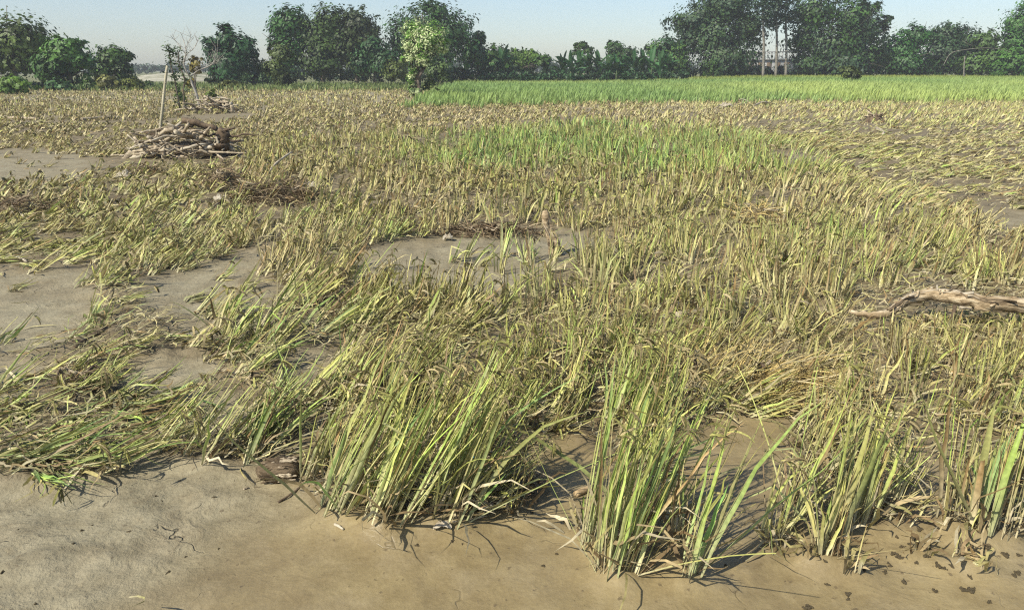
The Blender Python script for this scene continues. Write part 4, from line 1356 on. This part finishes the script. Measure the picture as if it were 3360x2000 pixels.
def tree(name, label, cat, Y, base, lobes, n, col, size, seed, group=None, trunk=.18, tr_mat=None, clump=.09, stems=None, up=.5, col2=None, mix2=0, spiky=0, lean=0, zb=None):
    rg = np.random.default_rng(seed)
    b = A(base, 270, Y); b[2] = hg1(b[0], b[1]) if zb is None else zb
    t = thing(name, label, cat, b, group)
    L = px_lobes(Y, lobes)
    P, cid, nc = crown_points(L, int(n * 1.25), rg, clump)
    P[:, 2] = np.maximum(P[:, 2], b[2] + .1)
    if spiky:                                    # loose sprays that break the outline
        for c, r in L:
            for q in range(spiky):
                a = rg.uniform(.2, 2.9); e = c + np.array([math.cos(a) * r[0], rg.normal(0, .3) * r[1], math.sin(a) * r[2]]) * rg.uniform(1.0, 1.28)
                s = c + (e - c) * .6
                k = rg.integers(14, 30)
                pp = s + (e - s) * rg.random((k, 1)) ** .7 + rg.normal(0, .04, (k, 3)) * (r[0] + r[2])
                P = np.concatenate([P, pp]); cid = np.concatenate([cid, np.full(k, nc)]); nc += 1
    cen = np.array([c for c, r in L]); rd = np.array([r for c, r in L])
    dist = (((P[:, None, :] - cen) / rd) ** 2).sum(2)
    o_ = P - cen[dist.argmin(1)]
    o_ /= np.linalg.norm(o_, axis=1)[:, None] + 1e-6
    V, F = leaf_quads(P, size * 1.12, rg, up, out=o_)
    hue = np.random.default_rng(seed + 5000).uniform([.95, 1.0, .6], [1.9, 1.3, .95])
    cl = rg.uniform(.55, 1.5, (nc, 1)) * np.array(col) * hue
    if col2 is not None:
        sw = (rg.random(nc) < mix2)[:, None]
        cl = np.where(sw, rg.uniform(.7, 1.25, (nc, 1)) * np.array(col2), cl)
    cc = cl[cid] * rg.uniform(.75, 1.25, (len(P), 1))
    cr = mesh_obj('crown', V, F, M_tree, t, np.repeat(np.clip(cc, .005, .8), 4, 0), False, b)
    parts = []
    top = np.mean([c for c, r in L], axis=0)
    for k in range(stems or 1):
        o = np.array([rg.normal(0, .12) * (k > 0), rg.normal(0, .1), 0])
        fork = b + (top - b) * .45 + o * 2
        parts.append(tube(curve_pts([b + o + np.array([0, 0, -.15]), b + (fork - b) * .5 + o + rg.normal(0, .08, 3), fork], 8), np.linspace(trunk, trunk * .6, 8), 8, .2, seed + k))
        for c, r in L:
            e = c + rg.normal(0, .25, 3) * r
            md = (fork + e) / 2 + rg.normal(0, .1, 3) * r
            parts.append(tube(curve_pts([fork, md, e], 7), np.linspace(trunk * .5, trunk * .1, 7), 6, .2, seed + k))
            for q in range(3):
                e2 = c + rg.normal(0, .6, 3) * r
                parts.append(tube(curve_pts([md, (md + e2) / 2 + rg.normal(0, .08, 3) * r, e2], 5), np.linspace(trunk * .25, trunk * .06, 5), 5, .2, seed))
    V, F, _ = merge(parts)
    mesh_obj('trunk', V, F, tr_mat or M_bark, t, None, True, b)
    return t


DK = (.030, .080, .028); MD = (.044, .108, .030); LT = (.070, .155, .035); BL = (.024, .064, .034); OL = (.058, .085, .030)
TG = 'trees lining the far side of the field'
tree('broad_tree', 'broad olive-green tree at the left edge of the tree line', 'tree', 62, 40, [(60, 130, 100, 72), (5, 180, 90, 65), (120, 145, 50, 55), (70, 195, 80, 45), (-60, 130, 90, 80)], 7000, OL, .30, 1, TG, .28, M_pale_bark, spiky=6)
tree('round_tree', 'brighter green tree right of the broad olive one', 'tree', 60, 215, [(215, 170, 60, 45), (190, 215, 70, 50), (262, 205, 42, 36), (290, 200, 20, 12)], 5500, MD, .28, 2, TG, .2, col2=LT, mix2=.25, spiky=7)
tree('round_tree', 'small dark green tree with a side tuft, left of the sand bank', 'tree', 66, 375, [(365, 190, 46, 34), (345, 225, 55, 34), (415, 187, 24, 14), (400, 230, 36, 30)], 4500, MD, .28, 3, TG, .17, M_pale_bark, spiky=8)
tree('bushy_tree', 'dark ragged bushy tree right behind the bare tree', 'tree', 72, 760, [(745, 130, 34, 42), (700, 165, 36, 36), (790, 160, 48, 44), (750, 205, 80, 50), (838, 185, 14, 12), (742, 103, 12, 18), (760, 238, 70, 24)], 6500, BL, .30, 4, TG, .2, spiky=9)
tree('tall_tree', 'tall loose-topped tree at the left of the dense grove', 'tree', 80, 935, [(950, 72, 58, 50), (920, 115, 40, 45), (945, 165, 55, 60), (990, 110, 30, 50)], 6500, DK, .31, 5, TG, .25, spiky=8)
tree('tall_tree', 'tall dark tree in the middle of the dense grove', 'tree', 80, 1060, [(1080, 75, 50, 55), (1045, 120, 60, 60), (1060, 190, 80, 65), (1110, 130, 40, 60)], 7500, DK, .31, 6, TG, .28, spiky=7)
tree('tall_tree', 'tall dark tree at the right of the dense grove', 'tree', 80, 1170, [(1180, 78, 60, 48), (1205, 120, 46, 46), (1150, 150, 50, 60), (1190, 200, 50, 50)], 6500, BL, .31, 7, TG, .25, spiky=8)
tree('sapling', 'light green leafy sapling at the left foot of the dense grove', 'tree', 66, 915, [(925, 175, 34, 28), (905, 225, 34, 40), (930, 260, 28, 24), (888, 170, 8, 20)], 2800, (.055, .105, .035), .24, 8, TG, .07, spiky=7)
tree('bushy_tree', 'teal-green bushy tree between the grove and the round tree', 'tree', 74, 1225, [(1225, 165, 45, 32), (1190, 205, 40, 36), (1260, 205, 50, 45)], 4500, (.036, .078, .040), .28, 9, TG, .15, spiky=6)
tree('round_tree', 'big dome-shaped dark tree behind the pale creeper-clad tree', 'tree', 82, 1420, [(1400, 75, 90, 65), (1330, 130, 60, 80), (1470, 115, 75, 75), (1420, 160, 110, 80), (1540, 170, 45, 55), (1430, 35, 40, 28)], 12000, DK, .31, 10, TG, .35, col2=MD, mix2=.35, spiky=6)
tree('palm_like_tree', 'spiky dark treetop at the right shoulder of the dome tree', 'tree', 84, 1570, [(1572, 130, 22, 22), (1560, 180, 26, 40)], 1800, BL, .34, 11, TG, .12, spiky=12)
tree('low_tree', 'low bushy tree between the banana plants at centre', 'tree', 92, 1700, [(1690, 185, 46, 20), (1740, 188, 42, 20), (1700, 215, 70, 26)], 4500, MD, .3, 12, TG, .15, spiky=4)
tree('umbrella_tree', 'small flat-topped tree rising above the banana plants', 'tree', 100, 1905, [(1900, 150, 26, 10), (1925, 165, 22, 10), (1890, 172, 18, 8)], 1500, DK, .28, 13, TG, .12, spiky=5)
tree('low_tree', 'low dark tree behind the middle of the banana row', 'tree', 100, 2030, [(2020, 165, 36, 22), (2055, 180, 40, 22), (2000, 150, 10, 14)], 2800, DK, .3, 14, TG, .15, spiky=5)
tree('round_tree', 'rounded mid green tree left of the big bamboo', 'tree', 94, 2200, [(2185, 160, 48, 34), (2215, 200, 66, 46), (2135, 165, 22, 20)], 5000, MD, .3, 15, TG, .2, col2=DK, mix2=.4, spiky=4)
tree('low_tree', 'dark low tree filling the gap right of the dome tree', 'tree', 90, 1620, [(1610, 185, 60, 32), (1640, 215, 60, 30), (1780, 205, 30, 22)], 4000, DK, .3, 16, TG, .14, spiky=5)
for k, (lab, bx, lob, n, s) in enumerate([
    ('huge feathery bamboo thicket leaning left, left of the bare trunks', 2380, [(2390, 5, 100, 75), (2285, 70, 80, 50), (2225, 78, 44, 22), (2345, 120, 95, 70), (2450, 90, 66, 90), (2380, 195, 120, 55), (2270, 130, 50, 40), (2320, -40, 70, 40)], 15000, 20),
    ('huge dense bamboo thicket right of the bare trunks', 2730, [(2680, 30, 85, 70), (2640, 120, 60, 90), (2790, 60, 70, 70), (2740, 150, 110, 80), (2850, 110, 60, 70), (2850, 40, 34, 36), (2890, 85, 30, 22), (2912, 62, 16, 9), (2760, 215, 130, 42), (2660, 215, 60, 40), (2850, 190, 60, 50)], 15000, 21)]):
    tree('bamboo_thicket', lab, 'bamboo', 94, bx, lob, n, DK, .34, s, TG, .12, M_bark, stems=5, col2=(.045, .085, .040), mix2=.4, spiky=10, up=.1)
for k, (x, lab) in enumerate([(2505, 'leftmost of three slender pale trunks between the bamboo thickets'), (2546, 'middle of three slender pale trunks between the bamboo thickets'),
                              (2579, 'rightmost of three slender pale trunks between the bamboo thickets')]):
    Y = 90 + k
    b = A(x, 250, Y); b[2] = hg1(b[0], b[1])
    t = thing('slender_tree', lab, 'tree', b, TG)
    tp = A(x + (2 if k != 1 else 6), -40, Y)
    V, F = tube(curve_pts([b - np.array([0, 0, .2]), b + (tp - b) * .35 + np.array([.05, 0, 0]), b + (tp - b) * .7 - np.array([.08, 0, 0]), tp], 12), np.linspace(.17, .07, 12), 8, .15, k)
    mesh_obj('trunk', V, F, M_pale_bark, t, None, True, b)
    rg = np.random.default_rng(300 + k)
    P, cid, nc = crown_points(px_lobes(Y, [(x, 10, 34, 60), (x + 6, 75, 20, 26)]), 1300, rg, .12)
    V, F = leaf_quads(P, .32, rg)
    cc = (rg.uniform(.6, 1.4, (nc, 1)) * np.array((.04, .075, .04)))[cid]
    mesh_obj('crown', V, F, M_tree, t, np.repeat(cc, 4, 0), False, b)
RT = [('broad_tree', 'dark rounded tree just right of the bamboo thickets', 2970, [(3010, 120, 52, 38), (2950, 160, 60, 42), (2900, 185, 50, 36), (2970, 205, 90, 44)], 8000, DK, 96),
      ('broad_tree', 'second dark rounded tree right of the bamboo thickets', 3140, [(3120, 115, 55, 38), (3170, 140, 55, 44), (3110, 180, 85, 58), (3070, 130, 30, 30)], 8000, (.028, .058, .024), 96),
      ('broad_tree', 'tall tree cut by the right edge of the picture', 3360, [(3345, 75, 46, 50), (3400, 60, 70, 70), (3320, 130, 44, 44), (3390, 160, 90, 70)], 8000, MD, 92),
      ('low_tree', 'lighter leafy tree in front of the right edge tree', 3255, [(3235, 140, 40, 34), (3260, 190, 60, 44), (3210, 215, 60, 32)], 5000, (.045, .090, .032), 90),
      ('low_tree', 'low leafy tree in the lower right corner of the tree line', 3345, [(3330, 205, 55, 42), (3390, 215, 70, 40), (3280, 228, 40, 24)], 4000, MD, 88)]
for k, (nm, lab, bx, lob, n, col, Y) in enumerate(RT):
    tree(nm, lab, 'tree', Y, bx, lob, n, col, .31, 40 + k, TG, .25, spiky=6)
# bent bare bough arching in front of the right trees
P = curve_pts([A(3095, 215, 87), A(3120, 176, 87), (A(3170, 163, 87)), A(3240, 158, 87), A(3300, 166, 87), A(3335, 186, 87)], 24)
V, F = tube(P, np.linspace(.035, .018, 24), 6, .2, 3)
tag(mesh_obj('bent_bough', V, F, M_pale_bark, None, None, True, P[0]), 'bare bough arching over in front of the right trees', 'branch')
b = A(3165, 250, 87); b[2] = hg1(b[0], b[1])
V, F = tube(curve_pts([b, A(3163, 222, 87), A(3166, 186, 87)], 8), np.linspace(.07, .05, 8), 7, .3, 4)
tag(mesh_obj('dead_trunk', V, F, M_pale_bark, None, None, True, b), 'broken pale trunk standing in front of the right trees', 'tree')

BUSH = [('bright green shrub at the left edge of the field', 50, 52, [(40, 272, 44, 16), (70, 282, 36, 16), (20, 295, 40, 20), (52, 312, 22, 14)], 2000, (.10, .20, .04)),
        ('dark shrub under the brighter green tree at left', 185, 58, [(180, 278, 34, 20), (210, 288, 30, 16)], 1100, (.05, .09, .04)),
        ('shrub in front of the gap between the left trees', 270, 60, [(262, 284, 36, 15), (300, 280, 30, 16)], 1100, (.05, .11, .035)),
        ('light shrub below the small dark tree at left', 350, 60, [(345, 268, 34, 18), (375, 282, 34, 14)], 1200, (.075, .14, .04)),
        ('round shrub left of the sand bank', 430, 60, [(430, 275, 32, 18), (455, 286, 22, 10)], 1200, (.065, .13, .035)),
        ('low shrub right of the sand bank before the bushy tree', 755, 62, [(752, 278, 26, 13), (770, 284, 18, 8)], 700, (.07, .13, .045)),
        ('shrub between bushy tree and dense grove', 850, 74, [(850, 225, 28, 26), (870, 250, 30, 16), (830, 255, 26, 14)], 1500, (.045, .085, .03)),
        ('shrub at the foot of the dome tree left side', 1300, 72, [(1300, 225, 36, 34), (1280, 250, 26, 14)], 1700, (.042, .085, .038)),
        ('shrub behind the pale creeper-clad tree trunk', 1440, 66, [(1440, 232, 36, 30), (1465, 250, 26, 18)], 1600, (.06, .10, .04)),
        ('lone shrub standing in the green rice field', 2790, 72, [(2785, 236, 30, 15), (2800, 248, 28, 14)], 1100, (.05, .10, .03)),
        ('small shrub below the big left bamboo thicket', 2340, 88, [(2330, 222, 30, 22), (2350, 240, 26, 16)], 1100, (.06, .10, .04)),
        ('yellowish shrub behind the bare tree', 640, 56, [(645, 205, 22, 20), (640, 228, 18, 14), (625, 270, 14, 18)], 420, (.16, .19, .05))]
for k, (lab, bx, Y, lob, n, col) in enumerate(BUSH):
    tree('shrub', lab, 'shrub', Y, bx, lob, n, col, .22, 60 + k, 'shrubs along the field edge', .04, stems=3, spiky=4)

# creeper-clad pale tree standing at the corner of the green field
tree('creeper_clad_tree', 'pale creeper-clad tree with cream leaf sprays at the green field corner', 'tree', 45, 1362,
     [(1365, 100, 46, 30), (1420, 118, 50, 38), (1445, 145, 30, 32), (1395, 140, 55, 40), (1345, 150, 28, 24), (1380, 165, 46, 30), (1340, 190, 26, 18), (1395, 200, 36, 20), (1352, 232, 16, 22), (1350, 262, 14, 26), (1353, 296, 16, 24), (1372, 300, 14, 16)],
     15000, (.12, .21, .045), .105, 90, None, .14, M_bark, col2=(.47, .53, .27), mix2=.55, spiky=3, clump=.08)
b = A(1384, 300, 45.5); b[2] = hg1(b[0], b[1])
t = thing('leaning_sapling', 'thin pale trunk with sparse leaves right of the creeper-clad tree', 'tree', b)
V, F = tube(curve_pts([b - np.array([0, 0, .1]), A(1378, 262, 45.5), A(1386, 225, 45.5), A(1392, 195, 45.5)], 9), np.linspace(.07, .03, 9), 7, .2, 9)
mesh_obj('trunk', V, F, M_pale_bark, t, None, True, b)
rg = np.random.default_rng(91)
P, cid, nc = crown_points(px_lobes(45.5, [(1410, 262, 26, 16), (1425, 280, 22, 14), (1400, 285, 16, 12)]), 500, rg, .12)
V, F = leaf_quads(P, .14, rg)
mesh_obj('crown', V, F, M_tree, t, np.repeat((rg.uniform(.6, 1.3, (nc, 1)) * np.array((.12, .16, .05)))[cid], 4, 0), False, b)

# bare tree by the far pile
b = A(655, 340, 31); b[2] = hg1(b[0], b[1])
t = thing('bare_tree', 'leafless forked tree standing behind the far driftwood pile', 'tree', b)
Yb = 31
V, F = tube(curve_pts([b - np.array([0, 0, .1]), A(645, 310, Yb), A(632, 280, Yb), A(624, 253, Yb)], 10), np.linspace(.05, .042, 10), 8, .2, 1)
tr = mesh_obj('trunk', V, F, M_dead, t, None, True, b)
limbs = [([(624, 253), (610, 230), (603, 205), (610, 175), (607, 150), (598, 120), (592, 108)], .045), ([(624, 253), (650, 232), (690, 215), (705, 195), (714, 165), (713, 150)], .035),
         ([(606, 205), (612, 180), (635, 160), (648, 135), (655, 118)], .022), ([(609, 178), (596, 160), (580, 140), (558, 115)], .02), ([(608, 160), (620, 135), (628, 112)], .016),
         ([(650, 232), (640, 226), (700, 205), (725, 190)], .014), ([(690, 215), (700, 212), (720, 208)], .012), ([(603, 205), (590, 215), (575, 205)], .012)]
rg = np.random.default_rng(92)
for pts, r in limbs:
    W_ = [A(x, y, Yb + rg.normal(0, .12)) for x, y in pts]; W_[0] = A(*pts[0], Yb)
    Q = curve_pts(W_, 16)
    V, F = tube(Q, np.linspace(r * .75, .006, 16), 6, .2, 2)
    lm = mesh_obj('limb', V, F, M_dead, t, None, True, b)
    for k in range(9):
        i = rg.integers(5, 15); e = Q[i] + np.array([rg.normal(0, .22), rg.normal(0, .15), rg.uniform(.1, .45)])
        V, F = tube(curve_pts([Q[i], (Q[i] + e) / 2 + rg.normal(0, .03, 3), e], 6), np.linspace(.007, .004, 6), 4)
        mesh_obj('twig', V, F, M_dead, lm, None, False, b)


# creeper on two thin stakes left of the bare tree
def creeper(label, path, Y, seed, n, width, col):
    rg = np.random.default_rng(seed)
    W_ = [A(x, y, Y) for x, y in path]
    W_[0][2] = hg1(W_[0][0], W_[0][1])
    Q = curve_pts(W_, 20)
    t = thing('creeper_clad_stake', label, 'plant', Q[0])
    V, F = tube(Q, np.linspace(.035, .015, 20), 6, .25, seed)
    mesh_obj('stem', V, F, M_bark, t, None, True, Q[0])
    i = rg.integers(0, 20, n)
    k = np.repeat(rg.normal(0, width, (n // 8 + 1, 3)), 8, 0)[:n]
    P = Q[np.sort(i)] + k + rg.normal(0, .06, (n, 3))
    P[:, 2] = np.maximum(P[:, 2], Q[0][2] + .03)
    V, F = leaf_quads(P, .11, rg)
    cc = np.array(col) * rg.uniform(.5, 1.5, (n, 1))
    mesh_obj('foliage', V, F, M_tree, t, np.repeat(cc, 4, 0), False, Q[0])


creeper('dark-leaved creeper climbing a thin stem just right of the leaning pole', [(590, 345), (578, 290), (572, 255), (562, 220), (556, 180), (551, 150)], 30, 94, 330, .10, (.05, .085, .035))
creeper('creeper-hung stem between the leaning pole and the bare tree', [(607, 352), (602, 300), (606, 262), (590, 215), (585, 180), (592, 160)], 31, 95, 300, .12, (.07, .11, .035))

# weeds at the foot of the bare tree
for k, (x, y, Y, lab) in enumerate([(690, 312, 40, 'leafy weed right of the bare tree'), (585, 322, 38, 'leafy weed at the foot of the creeper-hung stems')]):
    tree('weed', lab, 'plant', Y, x, [(x, y - 6, 16, 12), (x + 12, y, 12, 10)], 400, (.10, .15, .045), .11, 97 + k, None, .015, stems=2)


# ------------------------------------------------------------------ banana plants
def banana(label, px, Y, top_py, seed, group):
    rg = np.random.default_rng(seed)
    b = A(px, 265, Y); b[2] = hg1(b[0], b[1])
    hgt_ = A(px, top_py, Y)[2] - b[2]
    t = thing('banana_plant', label, 'banana plant', b, group)
    st = hgt_ * .5
    V, F = tube([b + np.array([0, 0, -.1]), b + np.array([.03, 0, st * .5]), b + np.array([0, .02, st])], [.14, .12, .07], 9, .1, seed)
    mesh_obj('pseudostem', V, F, M_stem, t, None, True, b)
    n = rg.integers(13, 17)
    for k in range(n):
        a = rg.uniform(0, 6.28)
        up = k < 3
        one = lambda v: np.array([v], float)
        L = hgt_ * rg.uniform(.45, .62)
        cb = np.array([.040, .110, .034]) * rg.uniform(.7, 1.5) * np.array([1 + .3 * (rg.random() < .3), 1, 1])
        c = np.repeat(cb[None, None, :], 3, 1)
        V, F, col = blades((b + np.array([0, 0, st * (rg.uniform(.85, 1) if k < 9 else rg.uniform(.35, .8))]))[None], one(a), one(.1 if up else rg.uniform(.25, .7)), one(rg.uniform(.2, .6) if up else rg.uniform(1.0, 2.0)),
                           one(L), one(rg.uniform(.42, .60)), 8, c, twist=one(rg.normal(0, .25)), drift=one(rg.normal(0, .3)), shape='broad', fold=True)
        mesh_obj('leaf', V, F, M_tree, t, col, False, b)


BG = 'banana plants in front of the trees'
bl = ['palm-like banana plant right of the creeper-clad tree', 'tall arching banana plant below the dome tree shoulder', 'banana plant right of the tall arching one']
for k, (x, tp) in enumerate([(1530, 200), (1590, 165), (1650, 150)]):
    banana(bl[k], x, 84 + k, tp, 500 + k, 'banana plants beside the dome tree')
row = [1845, 1872, 1900, 1932, 1962, 1996, 2022, 2050, 2080, 2108, 2136, 2165, 2190]
od = ['leftmost', 'second from left', 'third from left', 'fourth from left', 'fifth from left', 'sixth from left', 'seventh from left', 'eighth from left', 'ninth from left', 'tenth from left', 'eleventh from left', 'second from right', 'rightmost']
rr = np.random.default_rng(6)
for k, x in enumerate(row):
    banana('banana plant in the row before the far trees, ' + od[k] + ' of thirteen', x, 86 + rr.uniform(-2, 3), rr.uniform(152, 180), 520 + k, BG)

# ------------------------------------------------------------------ undergrowth and far woods
rgu = np.random.default_rng(41)


def mass(x0, x1, n_l, ytop, ybot, Y, n, col, size, seed, jit=8):
    rg = np.random.default_rng(seed)
    lob = []
    for x in np.linspace(x0, x1, n_l):
        tp = np.interp(x, ytop[0], ytop[1]) + rg.normal(0, jit)
        h = (ybot - tp) / 2
        lob.append((x + rg.normal(0, 8), tp + h, (x1 - x0) / n_l * rg.uniform(.8, 1.3), h, rg.uniform(-2, 3)))
    P, cid, nc = crown_points(px_lobes(Y, lob), n, rg, .12)
    P[:, 2] = np.maximum(P[:, 2], -.1)
    V, F = leaf_quads(P, size, rg)
    return V, F, np.repeat((rg.uniform(.5, 1.5, (nc, 1)) * np.array(col))[cid], 4, 0)


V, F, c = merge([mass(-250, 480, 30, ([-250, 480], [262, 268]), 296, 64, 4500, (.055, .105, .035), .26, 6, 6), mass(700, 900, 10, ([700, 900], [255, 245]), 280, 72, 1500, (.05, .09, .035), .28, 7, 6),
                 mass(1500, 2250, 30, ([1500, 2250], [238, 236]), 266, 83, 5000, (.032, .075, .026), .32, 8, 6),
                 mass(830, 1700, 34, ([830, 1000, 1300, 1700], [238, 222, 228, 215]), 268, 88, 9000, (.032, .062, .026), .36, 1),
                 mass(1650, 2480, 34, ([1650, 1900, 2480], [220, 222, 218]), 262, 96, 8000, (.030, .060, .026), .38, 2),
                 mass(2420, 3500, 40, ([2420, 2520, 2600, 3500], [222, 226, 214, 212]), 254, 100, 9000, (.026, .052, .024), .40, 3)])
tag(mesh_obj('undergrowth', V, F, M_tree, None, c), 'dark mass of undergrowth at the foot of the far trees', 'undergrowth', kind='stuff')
V, F, c = merge([mass(-300, 900, 40, ([-300, 200, 430, 480, 900], [205, 212, 206, 212, 208]), 240, 230, 7000, (.050, .085, .045), .9, 4, 5),
                 mass(850, 3700, 80, ([850, 1700, 2500, 3700], [205, 200, 195, 200]), 245, 230, 12000, (.045, .075, .042), 1.0, 5, 5)])
tag(mesh_obj('distant_wood', V, F, M_tree, None, c), 'far-off low wood along the horizon', 'wood', kind='stuff')
# grass strip on the far edge at left
n = 9000
x = rgu.uniform(-60, 0, n); y = rgu.uniform(58, 80, n)
okg = ~in_green(x, y)
x, y = x[okg], y[okg]; n = len(x)
cg = np.array([.17, .22, .07]) * rgu.uniform(.6, 1.35, (n, 1))
V, F, c = blades(np.stack([x, y, hgt(x, y)], -1), rgu.uniform(0, 6.28, n), np.abs(rgu.normal(0, .2, n)), rgu.uniform(.1, .8, n), rgu.uniform(.2, .5, n), rgu.uniform(.08, .15, n), 2,
                 np.repeat(cg[:, None, :], 3, 1), rg=rgu)
tag(mesh_obj('edge_grass', V, F, M_green, None, c), 'strip of pale green grass at the far left field edge', 'grass', kind='stuff')

# ------------------------------------------------------------------ building glimpsed between the trunks
Yh = 130
h0, h1 = A(2445, 225, Yh), A(2600, 225, Yh)
zb, zt = 0.3, A(2500, 196, Yh)[2]
bd = thing('pale_building', 'pale building with a balustrade glimpsed between the slender trunks', 'building', ((h0[0] + h1[0]) / 2, Yh, 0))


def box(x0, x1, y0, y1, z0, z1):
    V = np.array([(x0, y0, z0), (x1, y0, z0), (x1, y1, z0), (x0, y1, z0), (x0, y0, z1), (x1, y0, z1), (x1, y1, z1), (x0, y1, z1)])
    F = np.array([(0, 3, 2, 1), (4, 5, 6, 7), (0, 1, 5, 4), (1, 2, 6, 5), (2, 3, 7, 6), (3, 0, 4, 7)])
    return V, F


lc = np.array([(h0[0] + h1[0]) / 2, Yh, 0])
xa, xb = h0[0], h1[0]
mesh_obj('wall', *box(xa, xb, Yh, Yh + 6, -.2, zt), M_wall, bd, loc=lc)
zr = A(2500, 172, Yh)[2]
mesh_obj('hand_rail', *box(xa - .1, xb + .1, Yh - .15, Yh + .15, zr, zr + .18), M_wall, bd, loc=lc)
mesh_obj('ledge', *box(xa - .2, xb + .2, Yh - .3, Yh - .002, zt - .05, zt + .14), M_wall, bd, loc=lc)
for x in np.linspace(xa + .1, xb - .1, 14):
    mesh_obj('baluster', *box(x - .09, x + .09, Yh - .1, Yh + .1, zt + .14, zr), M_wall, bd, loc=lc)
for x in np.linspace(xa + 1, xb - 1, 5):
    mesh_obj('window', *box(x - .4, x + .4, Yh - .03, Yh - .004, .6, zt - .4), M_drift_dark, bd, loc=lc)

# ------------------------------------------------------------------ haze
V, F = box(-470, 470, -50, 440, -2, 32)
hm = bpy.data.materials.new('haze'); hm.use_nodes = True
hn = hm.node_tree.nodes
for q in list(hn):
    if q.type == 'BSDF_PRINCIPLED': hn.remove(q)
pv = hn.new('ShaderNodeVolumePrincipled')
pv.inputs['Color'].default_value = (.92, .95, 1.0, 1)
pv.inputs['Density'].default_value = 0.0008
pv.inputs['Anisotropy'].default_value = 0.0
hm.node_tree.links.new(pv.outputs[0], hn['Material Output'].inputs['Volume'])
hz = mesh_obj('haze', V, F, hm)
tag(hz, 'thin pale haze in the air over the field', kind='stuff')
